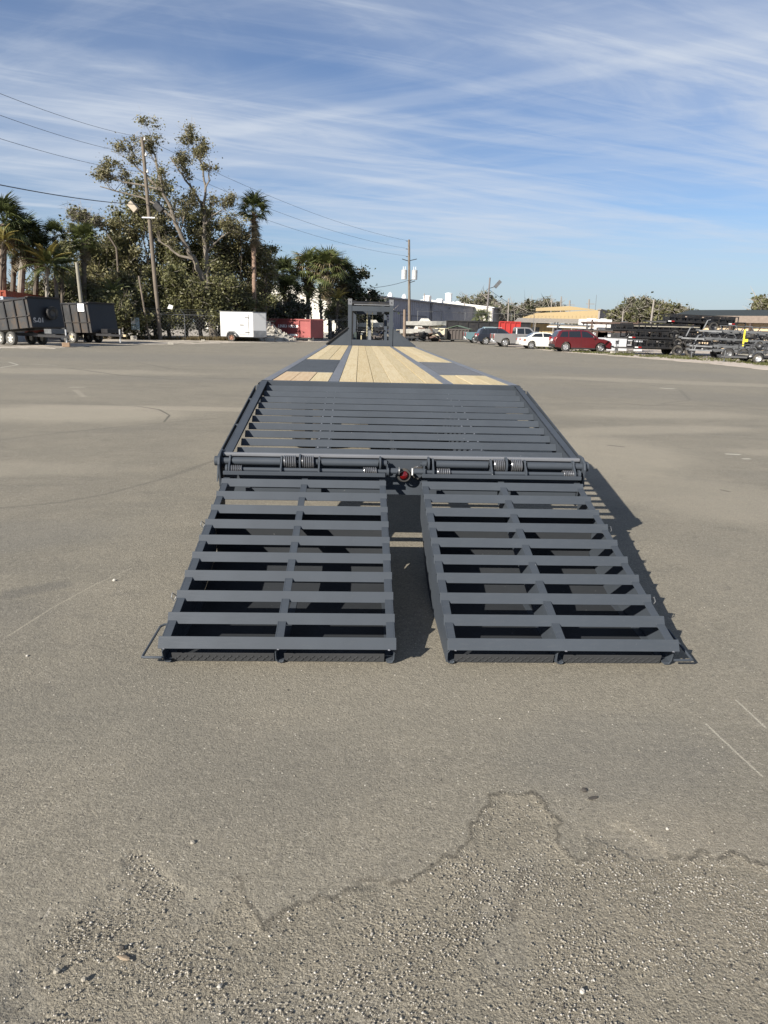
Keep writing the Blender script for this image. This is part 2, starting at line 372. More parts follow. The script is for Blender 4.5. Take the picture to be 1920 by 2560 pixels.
sd = np.where(ins, d, -d)
soft_ = 0.012 + 0.075 * (1 - np.clip(w_, 0, 1)); pat = np.array([mnoise.noise(Vector((p[0] * 4.2, p[1] * 4.2, 1.7))) for p in P2[near]]); grav[near] = 1 / (1 + np.exp(-sd / soft_)) * np.clip(0.62 + 1.5 * pat + 0.5 * np.clip(w_, 0, 1), 0.12, 1); rim[near] = np.exp(-(d / 0.0085) ** 2) * w_
grav[(P2[:, 1] <= 0.3) & (np.abs(P2[:, 0]) < 3.5)] = 1
zz = np.zeros(len(P2)); zz[near] = np.where(ins, -0.007 * (1 - np.exp(-d / 0.012)), 0)
nx, ny = len(gx), len(gy)
idx = np.arange(nx * ny).reshape(ny, nx)
F = np.stack([idx[:-1, :-1], idx[:-1, 1:], idx[1:, 1:], idx[1:, :-1]], -1).reshape(-1, 4)

m, nt, b = new_mat('old_dusty_asphalt'); co = objco(nt)
def attr(n):
    a = nt.nodes.new('ShaderNodeAttribute'); a.attribute_name = n; return a.outputs['Fac']
ga, ra = attr('gravel'), attr('rim')
spx = nt.nodes.new('ShaderNodeSeparateXYZ'); nt.links.new(co, spx.inputs[0]); ox, oy = spx.outputs[0], spx.outputs[1]
warp = tex_noise(nt, co, 0.55, 5, 0.65)
wv = ma(nt, 'SUBTRACT', warp, 0.5)
warpf = ma(nt, 'SUBTRACT', tex_noise(nt, co, 9, 4, 0.7), 0.5)
def ell(cx, cy, rx, ry, ang=0, soft=0.35, wob=0.9):
    s, c = math.sin(ang), math.cos(ang)
    x = ma(nt, 'SUBTRACT', ox, cx); y = ma(nt, 'SUBTRACT', oy, cy)
    u = ma(nt, 'DIVIDE', ma(nt, 'ADD', ma(nt, 'MULTIPLY', x, c), ma(nt, 'MULTIPLY', y, s)), rx)
    v = ma(nt, 'DIVIDE', ma(nt, 'SUBTRACT', ma(nt, 'MULTIPLY', y, c), ma(nt, 'MULTIPLY', x, s)), ry)
    q = ma(nt, 'SQRT', ma(nt, 'ADD', ma(nt, 'MULTIPLY', u, u), ma(nt, 'MULTIPLY', v, v)))
    q = ma(nt, 'ADD', q, ma(nt, 'MULTIPLY', wv, wob)); q = ma(nt, 'ADD', q, ma(nt, 'MULTIPLY', warpf, 0.35))
    return mapr(nt, q, 1 - soft, 1 + soft, 1, 0, True)
def line(px, w, wob=0.05):                    # a mark following points of the ground
    pts = [G(*p) for p in px]; out = None
    for a, c in zip(pts[:-1], pts[1:]):
        ba = c - a; L = ba.length_squared
        x = ma(nt, 'SUBTRACT', ox, a.x); y = ma(nt, 'SUBTRACT', oy, a.y)
        t = nt.nodes.new('ShaderNodeClamp'); nt.links.new(ma(nt, 'DIVIDE', ma(nt, 'ADD', ma(nt, 'MULTIPLY', x, ba.x), ma(nt, 'MULTIPLY', y, ba.y)), L), t.inputs[0]); t = t.outputs[0]
        dx = ma(nt, 'SUBTRACT', x, ma(nt, 'MULTIPLY', t, ba.x)); dy = ma(nt, 'SUBTRACT', y, ma(nt, 'MULTIPLY', t, ba.y))
        dd = ma(nt, 'SQRT', ma(nt, 'ADD', ma(nt, 'MULTIPLY', dx, dx), ma(nt, 'MULTIPLY', dy, dy)))
        out = dd if out is None else ma(nt, 'MINIMUM', out, dd)
    out = ma(nt, 'ADD', out, ma(nt, 'MULTIPLY', wv, wob * 3)); out = ma(nt, 'ADD', out, ma(nt, 'MULTIPLY', warpf, wob))
    return mapr(nt, ma(nt, 'ABSOLUTE', out), w * 0.3, w, 1, 0, True)
big = tex_noise(nt, co, 0.22, 6, 0.62, 0.6); mid = tex_noise(nt, co, 1.6, 6, 0.65, 0.3)
swirl = tex_noise(nt, stretch(nt, co, (0.35, 1.0, 1)), 0.9, 7, 0.68, 1.6)
grain = tex_noise(nt, co, 330, 2, 0.6); grain2 = tex_noise(nt, co, 110, 3, 0.65); grain3 = tex_noise(nt, co, 34, 4, 0.7)
base = mx(nt, mapr(nt, big, 0.35, 0.65), (0.1521, 0.1407, 0.1127), (0.1912, 0.1752, 0.1385))
base = mx(nt, mapr(nt, mid, 0.42, 0.68, 0, 0.75), base, (0.2115, 0.1913, 0.1491))
base = mx(nt, mapr(nt, swirl, 0.50, 0.68, 0, 0.62, True), base, (0.1247, 0.1172, 0.0977))
base = mx(nt, mapr(nt, swirl, 0.30, 0.44, 0.45, 0, True), base, (0.2311, 0.2094, 0.1647))
blot = tex_noise(nt, co, 4.5, 7, 0.72, 0.4); base = mx(nt, mapr(nt, blot, 0.52, 0.70, 0, 0.42, True), base, (0.1075, 0.0993, 0.0833)); base = mx(nt, mapr(nt, blot, 0.30, 0.44, 0.30, 0, True), base, (0.2523, 0.2293, 0.1812))
g50 = tex_noise(nt, co, 52, 4, 0.75, 0.3); g20 = tex_noise(nt, co, 19, 5, 0.72, 0.6)
base = mx(nt, mapr(nt, g50, 0.50, 0.66, 0, 0.55, True), base, (0.098, 0.090, 0.077)); base = mx(nt, mapr(nt, g50, 0.34, 0.48, 0.55, 0, True), base, (0.285, 0.262, 0.215))
base = mx(nt, mapr(nt, g20, 0.52, 0.68, 0, 0.42, True), base, (0.105, 0.097, 0.084)); base = mx(nt, mapr(nt, g20, 0.32, 0.46, 0.40, 0, True), base, (0.26, 0.24, 0.198))
# broad stains, each with its own place and shape
TAN = (0.305, 0.276, 0.218)
for cx, cy, rx, ry, an, k, cc in ((4.6, 11.8, 2.0, .5, .3, .4, TAN), (6.5, 9.5, 1.6, .35, -.2, .35, TAN), (4.2, 5.2, .9, .5, .5, .25, TAN), (-4.6, 7.3, 1.7, .4, .15, .28, TAN), (-7.5, 9.0, 2.0, .6, .1, .3, (0.13, 0.125, 0.112)), (5.8, 7.6, 1.6, .5, -.3, .3, (0.13, 0.125, 0.112)), (-2.6, 3.4, .7, .35, .2, .3, (0.14, 0.132, 0.115)), (2.9, 3.6, .8, .4, .3, .25, TAN), (-11, 22, 5, 1.2, .1, .35, TAN), (10, 24, 5, 1.0, -.2, .35, TAN), (-5.6, 12.1, 2.1, 1.1, 0.05, .55, TAN), (-4.3, 13.2, 2.6, 0.35, 0.05, .5, (0.2982, 0.2679, 0.2121)), (2.9, 9.3, 1.3, 1.6, -.5, .45, TAN), (3.2, 6.9, 1.0, 1.1, .4, .3, TAN), (-3.1, 4.9, 1.1, 0.45, .3, .35, (0.1265, 0.1238, 0.1120)),
                                  (0.2, 2.75, 1.3, 0.35, 0, .25, (0.2000, 0.1838, 0.1456)), (-0.45, 2.2, 0.5, 0.3, .1, .3, (0.1273, 0.1198, 0.1017)), (0.95, 2.35, 0.45, 0.3, .2, .3, (0.1328, 0.1275, 0.1132)), (-2.0, 1.75, 0.5, 0.9, 0, .4, (0.1265, 0.1263, 0.1098)), (-1.2, 2.6, 0.5, .4, .3, .3, (0.1380, 0.1303, 0.1092)),
                                  (5.6, 14.2, 2.2, 0.7, .1, .35, TAN), (1.1, 1.6, .35, .5, 0, .25, (0.2049, 0.1814, 0.1433)), (-7.0, 20, 6, 1.0, .1, .3, (0.1328, 0.1275, 0.1132)), (7, 19, 5, 1.6, -.2, .3, (0.1328, 0.1275, 0.1132)), (8.5, 30, 7, 3, -.3, .4, (0.1403, 0.1347, 0.1200)), (-9, 32, 9, 4, 0, .4, (0.1366, 0.1311, 0.1165))):
    base = mx(nt, ma(nt, 'MULTIPLY', ell(cx, cy, rx, ry, an), min(.8, k * 1.15)), base, cc)
# oil spots, paint, tyre marks
for px, w, k, cc, wob in (([(0, 1270), (150, 1256), (262, 1236), (411, 1196), (540, 1150)], .05, .35, (0.0880, 0.0836, 0.0728), .03), ([(170, 920), (300, 938), (430, 948), (620, 946)], .10, .5, (0.0811, 0.0784, 0.0689), .05), ([(340, 905), (430, 922), (620, 925)], .10, .35, (0.0884, 0.0840, 0.0754), .05),
                         ([(225, 1010), (340, 1015), (398, 1024), (424, 1038), (410, 1055)], .035, .75, (0.0730, 0.0690, 0.0593), .03), ([(0, 1100), (150, 1082), (330, 1064), (560, 1044)], .07, .3, (0.1025, 0.0979, 0.0836), .04),
                         ([(1500, 1000), (1620, 1015), (1720, 1008), (1830, 1018)], .06, .4, (0.0884, 0.0840, 0.0754), .05), ([(1580, 955), (1700, 975), (1725, 1000), (1650, 1010)], .07, .35, (0.0954, 0.0909, 0.0795), .05),
                         ([(0, 905), (22, 905), (45, 912), (0, 919)], .05, .8, (0.4031, 0.3849, 0.3331), .02), ([(85, 910), (140, 914)], .06, .5, (0.3657, 0.3484, 0.2994), .03), ([(1655, 970), (1682, 972)], .09, .9, (0.4845, 0.4645, 0.4020), .04), ([(1819, 1135), (1845, 1136)], .05, .85, (0.4546, 0.4353, 0.3751), .03), ([(1860, 1147), (1872, 1147)], .045, .8, (0.4546, 0.4353, 0.3751), .02),
                         ([(1522, 1113), (1558, 1117)], .05, .6, (0.0717, 0.0653, 0.0538), .02), ([(1805, 1225), (1822, 1229)], .035, .6, (0.0720, 0.0658, 0.0563), .01), ([(180, 968), (205, 968)], .13, .6, (0.3249, 0.3037, 0.2494), .05), ([(188, 975), (210, 992)], .10, .4, (0.3009, 0.2752, 0.2231), .05),
                         ([(1840, 1750), (1915, 1820)], .006, .6, (0.3615, 0.3394, 0.2779), .003), ([(1765, 1810), (1850, 1890), (1905, 1940)], .006, .6, (0.3615, 0.3394, 0.2779), .003), ([(20, 1590), (130, 1520), (240, 1460), (330, 1420)], .010, .45, (0.2999, 0.2745, 0.2181), .006),
                         ([(1145, 2340), (1143, 2460), (1148, 2560)], .007, .55, (0.2999, 0.2745, 0.2181), .004), ([(1445, 2280), (1446, 2400), (1440, 2560)], .006, .5, (0.0730, 0.0690, 0.0593), .004), ([(1425, 2200), (1424, 2420)], .006, .45, (0.0730, 0.0690, 0.0593), .004), ([(580, 2380), (560, 2560)], .006, .5, (0.0730, 0.0690, 0.0593), .004), ([(640, 2400), (618, 2560)], .006, .5, (0.0730, 0.0690, 0.0593), .004),
                         ([(1640, 2260), (1700, 2560)], .006, .35, (0.0795, 0.0731, 0.0630), .004), ([(1820, 2240), (1900, 2560)], .006, .3, (0.0795, 0.0731, 0.0630), .004), ([(115, 2290), (125, 2270)], .006, .5, (0.3615, 0.3347, 0.2823), .004), ([(270, 2500), (300, 2430), (400, 2380), (430, 2330)], .02, .3, (0.1086, 0.1016, 0.0848), .01),
                         ([(1305, 2175), (1300, 2230), (1285, 2290)], .022, .5, (0.0853, 0.0762, 0.0617), .015), ([(30, 1485), (80, 1475), (150, 1462)], .12, .45, (0.0891, 0.0862, 0.0782), .05)):
    base = mx(nt, ma(nt, 'MULTIPLY', line(px, w, wob), min(.92, k * 1.25)), base, cc)
# worn gravelly layer
gm = ma(nt, 'ADD', ga, ma(nt, 'MULTIPLY', warpf, 0.5)); gm = mapr(nt, gm, 0.35, 0.65)
gcol = mx(nt, mapr(nt, tex_noise(nt, co, 5, 5, 0.7), 0.35, 0.65), (0.1670, 0.1514, 0.1176), (0.2224, 0.1985, 0.1524))
base = mx(nt, ma(nt, 'MULTIPLY', gm, 0.75), base, gcol)
base = mx(nt, mapr(nt, ma(nt, 'ADD', ra, ma(nt, 'MULTIPLY', warpf, 0.9)), 0.30, 0.85, 0, 0.75), base, (0.0711, 0.0639, 0.0510))
# aggregate: pale and dark chips
vo = nt.nodes.new('ShaderNodeTexVoronoi'); vo.inputs['Scale'].default_value = 135; nt.links.new(co, vo.inputs['Vector'])
vh = nt.nodes.new('ShaderNodeSeparateColor'); nt.links.new(vo.outputs['Color'], vh.inputs[0])
chip = ma(nt, 'MULTIPLY', mapr(nt, vh.outputs[0], 0.78, 0.98), mapr(nt, vo.outputs['Distance'], 0.25, 0.45, 1, 0))
base = mx(nt, ma(nt, 'MULTIPLY', chip, ma(nt, 'ADD', 0.50, ma(nt, 'MULTIPLY', gm, 0.4))), base, (0.3737, 0.3467, 0.2802))
dchip = ma(nt, 'MULTIPLY', mapr(nt, vh.outputs[1], 0.80, 0.98), mapr(nt, vo.outputs['Distance'], 0.25, 0.5, 1, 0))
base = mx(nt, ma(nt, 'MULTIPLY', dchip, ma(nt, 'ADD', 0.55, ma(nt, 'MULTIPLY', gm, 0.3))), base, (0.0612, 0.0566, 0.0470))
base = mx(nt, mapr(nt, grain2, 0.42, 0.66, 0.0, 0.50), base, (0.0892, 0.0811, 0.0651)); base = mx(nt, mapr(nt, grain3, 0.5, 0.72, 0, 0.30), base, (0.2365, 0.2172, 0.1761))
base = mx(nt, 1.0, base, mx(nt, mapr(nt, grain, 0.3, 0.7), (0.64, 0.64, 0.64), (1.47, 1.47, 1.47)), 'MULTIPLY')
vf = nt.nodes.new('ShaderNodeTexVoronoi'); vf.inputs['Scale'].default_value = 70; nt.links.new(co, vf.inputs['Vector'])
vfh = nt.nodes.new('ShaderNodeSeparateColor'); nt.links.new(vf.outputs['Color'], vfh.inputs[0])
fk = ma(nt, 'MULTIPLY', mapr(nt, vfh.outputs[0], 0.90, 0.99), mapr(nt, vf.outputs['Distance'], 0.16, 0.30, 1, 0)); base = mx(nt, ma(nt, 'MULTIPLY', fk, 0.75), base, (0.4298, 0.4025, 0.3353))
fd = ma(nt, 'MULTIPLY', mapr(nt, vfh.outputs[1], 0.93, 0.99), mapr(nt, vf.outputs['Distance'], 0.14, 0.26, 1, 0)); base = mx(nt, ma(nt, 'MULTIPLY', fd, 0.8), base, (0.0374, 0.0337, 0.0272))
scr = tex_noise(nt, stretch(nt, co, (1.2, 14, 1)), 3.0, 4, 0.7, 0.8); base = mx(nt, mapr(nt, scr, 0.66, 0.78, 0, 0.35, True), base, (0.3084, 0.2808, 0.2266))
nt.links.new(base, b.inputs['Base Color']); b.inputs['Roughness'].default_value = 0.92; b.inputs['Specular IOR Level'].default_value = 0.25
hh = ma(nt, 'ADD', ma(nt, 'MULTIPLY', grain2, 1.3), ma(nt, 'MULTIPLY', grain3, 1.2)); hh = ma(nt, 'SUBTRACT', hh, ma(nt, 'MULTIPLY', dchip, 0.25)); hh = ma(nt, 'ADD', hh, ma(nt, 'MULTIPLY', chip, 0.2)); hh = ma(nt, 'ADD', hh, ma(nt, 'MULTIPLY', grain, 0.35))
hh = ma(nt, 'MULTIPLY', hh, ma(nt, 'ADD', ma(nt, 'MULTIPLY', gm, 0.6), 0.75))
bump(nt, b, hh, 0.8, 0.0055)
lot = quads('asphalt', np.column_stack([P2, zz]), F, m)
for nme, arr in (('gravel', grav), ('rim', rim)):
    a = lot.data.attributes.new(nme, 'FLOAT', 'POINT'); a.data.foreach_set('value', arr.astype(np.float32))
lot.data.polygons.foreach_set('use_smooth', [True] * len(lot.data.polygons))
tag(lot, 'grey dusty asphalt yard with tyre marks and a ragged worn gravelly patch in the foreground', None, None, 'structure')

# wide terrain under everything
mt, nt2, b2 = new_mat('sandy_ground'); c2 = objco(nt2)
k1 = tex_noise(nt2, c2, 0.15, 6, 0.65); k2 = tex_noise(nt2, c2, 4, 5, 0.7)
cc = mx(nt2, mapr(nt2, k1, 0.35, 0.65), (0.18, 0.16, 0.12), (0.07, 0.075, 0.035)); cc = mx(nt2, mapr(nt2, k2, 0.4, 0.7, 0, 0.6), cc, (0.26, 0.23, 0.18))
nt2.links.new(cc, b2.inputs['Base Color']); b2.inputs['Roughness'].default_value = 0.95
g = MB(); g.add([(-2500, -2500, -0.08), (2500, -2500, -0.08), (2500, 2500, -0.08), (-2500, 2500, -0.08)], [(0, 1, 2, 3)]); g.build('ground', mt, kind='structure', label='flat sandy terrain around and beyond the yard')

# verges of sand, shell and thin grass along the far edges of the lot
def verge_mat(name, a, b_, g_, gk):
    m, nt, b = new_mat(name); co = objco(nt)
    n1 = tex_noise(nt, co, 0.8, 6, 0.7, .5); n2 = tex_noise(nt, co, 9, 5, 0.7); n3 = tex_noise(nt, co, 0.45, 5, 0.6)
    c = mx(nt, mapr(nt, n2, .3, .7), a, b_); c = mx(nt, mapr(nt, n1, 0.60 - gk, 0.66 - gk * .8, 0, .85), c, g_)
    c = mx(nt, mapr(nt, n3, .55, .7, 0, .4), c, [x * .6 for x in a])
    nt.links.new(c, b.inputs['Base Color']); b.inputs['Roughness'].default_value = .95; bump(nt, b, n2, .6, .03); return m
V_L = verge_mat('pale_shell_sand', (0.30, 0.265, 0.215), (0.42, 0.38, 0.32), (0.085, 0.072, 0.05), 0.10)
V_R = verge_mat('pinkish_shell_gravel', (0.31, 0.265, 0.22), (0.44, 0.385, 0.33), (0.095, 0.095, 0.035), 0.06)
def verge(name, near_px, far, mat, label):
    pts = [G(*p) for p in near_px]; fine = []
    for a, c in zip(pts[:-1], pts[1:]):
        n = max(2, int((c - a).length / 0.5))
        for i in range(n): fine.append(a.lerp(c, i / n))
    fine.append(pts[-1])
    out = []
    for p in fine:
        q = p + Vector((mnoise.noise(p * 0.7), mnoise.noise(p * 0.7 + Vector((9, 3, 1))), 0)) * (0.35 + p.length * 0.006); out.append((q.x, q.y))
    mb = MB(); mb.prism(out + far, 'z', -0.05, 0.012); return mb.build(name, mat, kind='structure', label=label)
verge('sand_verge', [(-260, 890), (0, 871), (130, 872), (250, 863), (500, 860), (640, 856.5), (720, 855.5), (860, 855)], [(-3, 150), (-140, 150), (-140, 24)], V_L, 'pale sandy strip at the left edge of the asphalt')
verge('shell_verge', [(1215, 860), (1290, 868), (1400, 879), (1500, 887), (1600, 895), (1700, 903), (1800, 912), (1920, 925), (2200, 960)], [(140, 22), (140, 150), (12, 150)][::1], V_R, 'pinkish shell gravel strip with thin grass at the right edge of the asphalt')

# grass tufts on the right verge: stuff
def tufts(name, n, region, mat, label, hgt=0.12):
    V = []; Fc = []
    k = 0
    while k < n:
        p = region(); 
        if mnoise.noise(Vector((p[0] * .5, p[1] * .5, 3))) < 0.02: 
            if random.random() < .85: continue
        for _ in range(4):
            a = random.random() * 6.28; h = hgt * random.uniform(.4, 1.3); x = p[0] + random.uniform(-.08, .08); y = p[1] + random.uniform(-.08, .08); dx, dy = math.cos(a) * .03, math.sin(a) * .03
            i = len(V); V += [(x - dx, y - dy, 0.01), (x + dx, y + dy, 0.01), (x + random.uniform(-.06, .06), y + random.uniform(-.06, .06), h)]; Fc.append((i, i + 1, i + 2))
        k += 1
    o = quads(name, V, Fc, mat); tag(o, label, None, None, 'stuff'); return o
GRASS = leaf_mat('thin_green_grass', (0.05, 0.06, 0.015), (0.14, 0.14, 0.05))
DRY = leaf_mat('dry_weeds', (0.07, 0.055, 0.025), (0.19, 0.15, 0.08))
def reg_r():
    t = random.random(); e = [(13, 66), (14.5, 56), (17.2, 50.2), (19.5, 46.5), (21, 41), (22, 36)]; i = min(4, int(t * 5)); f = t * 5 - i
    return (e[i][0] + (e[i + 1][0] - e[i][0]) * f + random.expovariate(.5), e[i][1] + (e[i + 1][1] - e[i][1]) * f + random.uniform(-1, 3))
tufts('grass', 1800, reg_r, GRASS, 'thin green grass growing among the parked trailers on the right')
tufts('weeds', 3000, lambda: ((lambda t: (-24.5 + 12.3 * t, 60.5 + 5.8 * t + random.uniform(-.6, 1.6)))(random.random())), DRY, 'dry brown weeds along the chain link fence', 0.32)

# loose stones of the worn patch (stuff) and a few single pebbles (things)
STONE = M('pale_grey_brown_stone', (0.24, 0.22, 0.18), 0.85, 0, 0.45, 40, 200, 0.001)
STONE_D = M('dark_stone', (0.045, 0.040, 0.034), 0.85, 0, 0.3, 40, 200, 0.001)
STONE_W = M('white_stone', (0.38, 0.36, 0.32), 0.8, 0, 0.2, 40, 200, 0.001)
oct_v = np.array([(1, 0, 0), (-1, 0, 0), (0, 1, 0), (0, -1, 0), (0, 0, 1), (0, 0, -1)], float)
oct_f = np.array([(0, 2, 4), (2, 1, 4), (1, 3, 4), (3, 0, 4), (2, 0, 5), (1, 2, 5), (3, 1, 5), (0, 3, 5)])
def scatter(name, n, mat, label, rmin, rmax, dens):
    Pts = []
    while len(Pts) < n:
        c = np.stack([rng.uniform(-1.9, 2.2, 20000), rng.uniform(0.95, 5.5, 20000)], 1)
        dd, _ = segdist(c, edge0); i2 = inside(c, poly)
        pr = dens(c, np.where(i2, dd, -dd)); Pts += list(c[rng.random(20000) < pr])
    Pts = np.array(Pts[:n]); r = rmin + (rmax - rmin) * rng.random(n) ** 6
    V = oct_v[None] * (r[:, None, None]) * rng.uniform(.45, 1.35, (n, 6, 1)); V[:, :, 2] *= .6
    a = rng.random(n) * 6.28; ca, sa = np.cos(a)[:, None], np.sin(a)[:, None]
    X = V[:, :, 0] * ca - V[:, :, 1] * sa; Y = V[:, :, 0] * sa + V[:, :, 1] * ca
    V = np.stack([X + Pts[:, :1], Y + Pts[:, 1:], V[:, :, 2] + (r * .18)[:, None] - 0.003 * inside(Pts, poly)[:, None]], -1)
    Fa = (oct_f[None] + (np.arange(n) * 6)[:, None, None]).reshape(-1, 3)
    o = quads(name, V.reshape(-1, 3), Fa, mat); tag(o, label, None, None, 'stuff'); return o
def clump(c, s): return np.array([mnoise.noise(Vector((p[0] * s, p[1] * s, 2.2))) for p in c])
def dg(c, sd):
    k = np.clip(0.35 + 2.2 * clump(c, 5), 0, 1)
    return np.where(sd > 0, 0.16 + 0.84 * k, 0.012 + np.where(sd > -0.06, 0.10, 0)) * np.where(c[:, 1] < 2.6, 1, 0.5)
scatter('loose_gravel', 42000, STONE, 'fine loose gravel lying on the worn patch of asphalt', .0010, .0052, dg)
scatter('pale_grit', 13000, STONE_W, 'scattered pale grit on the asphalt', .0012, .0048, dg)
scatter('dark_grit', 4500, STONE_D, 'scattered dark grit on the asphalt', .0012, .0052, dg)
def pebble(px, py, r_in, mat, label, cat='stone', name='pebble', flat=.75, seed=0, long=1.0, rz=0):
    r = r_in * .72; mb = MB(); N = 9; M_ = 6
    vs = []; 
    for i in range(M_ + 1):
        th = math.pi * i / M_
        for k in range(N):
            a = 2 * math.pi * k / N; q = Vector((math.sin(th) * math.cos(a), math.sin(th) * math.sin(a), math.cos(th)))
            f = 1 + .38 * mnoise.noise(q * 1.3 + Vector((seed * 5.1, 0, 0))); vs.append((q.x * r * f * long, q.y * r * f, q.z * r * f * flat))
    fs = [(i * N + k, i * N + (k + 1) % N, (i + 1) * N + (k + 1) % N, (i + 1) * N + k) for i in range(M_) for k in range(N)]
    mb.add(vs, fs); o = mb.build(name, mat); p = G(px, py); o.location = (p.x, p.y, r * flat * .55); o.rotation_euler = (0, 0, rz)
    return tag(o, label, cat, 'single stones lying on the asphalt')
for a in ((482, 2108, .011, STONE, 'brown pebble alone on smooth asphalt left of the worn patch edge'), (1455, 2480, .010, STONE_W, 'largest white chip near the bottom edge right of centre'), (142, 2430, .012, STONE, 'rounded pale pebble in the lower left gravel'), (210, 2450, .010, STONE, 'tan pebble among gravel in the bottom left corner'),
          (305, 2372, .010, STONE_D, 'dark angular pebble above the wood splinter at lower left'), (548, 2468, .008, STONE_W, 'white chip in the gravel below the left end of the crack'), (720, 1726, .006, STONE_D, 'small dark pebble below the left ramp'), (1250, 1797, .006, STONE_W, 'white chip on smooth asphalt below the right ramp'),
          (286, 1452, .016, STONE_W, 'pale stone left of the left ramp'), (1215, 1700, .006, STONE, 'small tan pebble just below the right ramp lip'), (1668, 2073, .007, STONE_W, 'pale pebble on asphalt at the right of the worn patch'), (68, 1641, .010, STONE_W, 'pale stone at the left image edge level with the ramp lip')):
    pebble(*a, seed=int(a[0]))
pebble(1460, 1977, .015, STONE_D, 'black rubber crumb above the worn patch', 'debris', 'rubber_crumb', .6, 5)
pebble(1482, 1996, .012, STONE_D, 'thin black rubber strip beside the rubber crumb', 'debris', 'rubber_strip', .5, 6, 2.4, .35)
pebble(310, 2396, .010, M('dry_wood_chip', (0.21, 0.165, 0.115), .8), 'tan wood splinter in the lower left gravel', 'debris', 'wood_splinter', .5, 9, 2.6, -.3)

# ================================================================== THE GOOSENECK TRAILER
TR = empty('gooseneck_trailer', (0.3279, 0, 0), 0.0408, 'long slate grey gooseneck flatbed trailer with pine deck, slatted dovetail and two lowered ramps', 'trailer')
def part(mb, name, mat=STEEL, parent=TR, **k): return mb.build(name, mat, parent, **k)
def angle_poly(y, z, L, deg, t=0.006):        # angle iron, open side down: near foot (y,z), tilt of the bed in degrees
    a = R(45 + deg); b_ = R(-45 + deg)
    ax, az = y + L * math.cos(a), z + L * math.sin(a); qx, qz = ax + L * math.cos(b_), az + L * math.sin(b_)
    u = (math.cos(a), math.sin(a)); v = (math.cos(b_), math.sin(b_))
    return [(y, z), (ax, az), (qx, qz), (qx - t * u[0], qz - t * u[1]), (ax + t * (v[0] - u[0]), az + t * (v[1] - u[1])), (y + t * v[0], z + t * v[1])]
def weld(mb, x, y, z, r=.006):
    n = 6; vs = [(x + r * 1.3 * math.cos(2 * math.pi * k / n), y + r * math.sin(2 * math.pi * k / n), z) for k in range(n)] + [(x, y, z + r * .8)]
    mb.add(vs, [(k, (k + 1) % n, n) for k in range(n)])

# ---- deck: boards, steel strips, tread plates
DZ = 1.076
def board(x0, x1, y0, y1, i):
    mb = MB(); mb.box(-(x1 - x0) / 2, (x1 - x0) / 2, 0, y1 - y0, -0.038, 0)
    o = mb.build('board', PLANKS[i], TR, bev=.003); o.location = ((x0 + x1) / 2 + rd.uniform(-.0015, .0015), y0, DZ + rd.uniform(-.0025, .001)); return o
rd = random.Random(3)
cw = 1.06 / 6
seq = [1, 0, 2, 1, 2, 0]
for i in range(6):
    board(-.53 + cw * i + .0025, -.53 + cw * (i + 1) - .0025, 6.985, 19.98, seq[i])
pc = [3, 3, 1, 0, 1, 2]
for s, xs in ((-1, [-1.205, -1.02, -.83, -.64]), (1, [.64, .83, 1.02, 1.205])):
    for k in range(3):
        a, b_ = xs[k] + .003, xs[k + 1] - .003
        board(a, b_, 6.985, 8.36 - (.0 if k < 2 else .0), pc[k] if s < 0 else pc[k + 3])
        board(a, b_, 11.46, 19.98, (1 + k) % 3 if s < 0 else k)
DECKSTEEL = steel_mat('deck_frame_steel', (0.125, 0.132, 0.145), 0.45, (0.25, 0.235, 0.21), .5)
for s in (-1, 1):
    part(MB().box(min(s * .533, s * .636), max(s * .533, s * .636), 6.985, 20.0, DZ - .06, DZ + .001), 'beam_flange', DECKSTEEL, bev=.002)
    part(MB().box(min(s * 1.209, s * 1.30), max(s * 1.209, s * 1.30), 6.93, 20.05, DZ - .15, DZ + .002), 'side_rail', DECKSTEEL, bev=.004)
# tread plate with raised lugs over the axles
TREAD = steel_mat('tread_plate_steel', (0.115, 0.122, 0.135), 0.42, (0.2, 0.195, 0.18), .35)
for s in (-1, 1):
    x0, x1 = (-1.205, -.64) if s < 0 else (.64, 1.205)
    pl = part(MB().box(x0 + .002, x1 - .002, 8.365, 11.455, DZ - .02, DZ - .002), 'tread_plate', TREAD)
    lug = MB(); y = 8.39; r = 0
    while y < 11.44:
        x = x0 + .02 + (r % 2) * .02
        while x < x1 - .02:
            if s < 0: lug.bar((x - .008, y - .0, DZ + .0005), (x + .008, y + .0, DZ + .0005), .012, .006)
            else: lug.bar((x - .008, y - .008 * (1 - 2 * (r % 2)), DZ), (x + .008, y + .008 * (1 - 2 * (r % 2)), DZ), .006, .004)
            x += .04
        y += (.085 if s < 0 else .045); r += 1
    lug.build('raised_tread', TREAD, pl, kind='stuff')
    if s < 0:
        gr = MB(); y = 8.43
        while y < 11.44: gr.box(x0 + .004, x1 - .004, y, y + .022, DZ - .0019, DZ + .004); y += .085
        gr.build('grip_bar', STEEL, pl, kind='stuff')
# rear end of the deck
part(MB().box(-1.30, 1.30, 6.905, 6.981, DZ - .10, DZ + .002), 'deck_end_channel', STEEL, bev=.004)
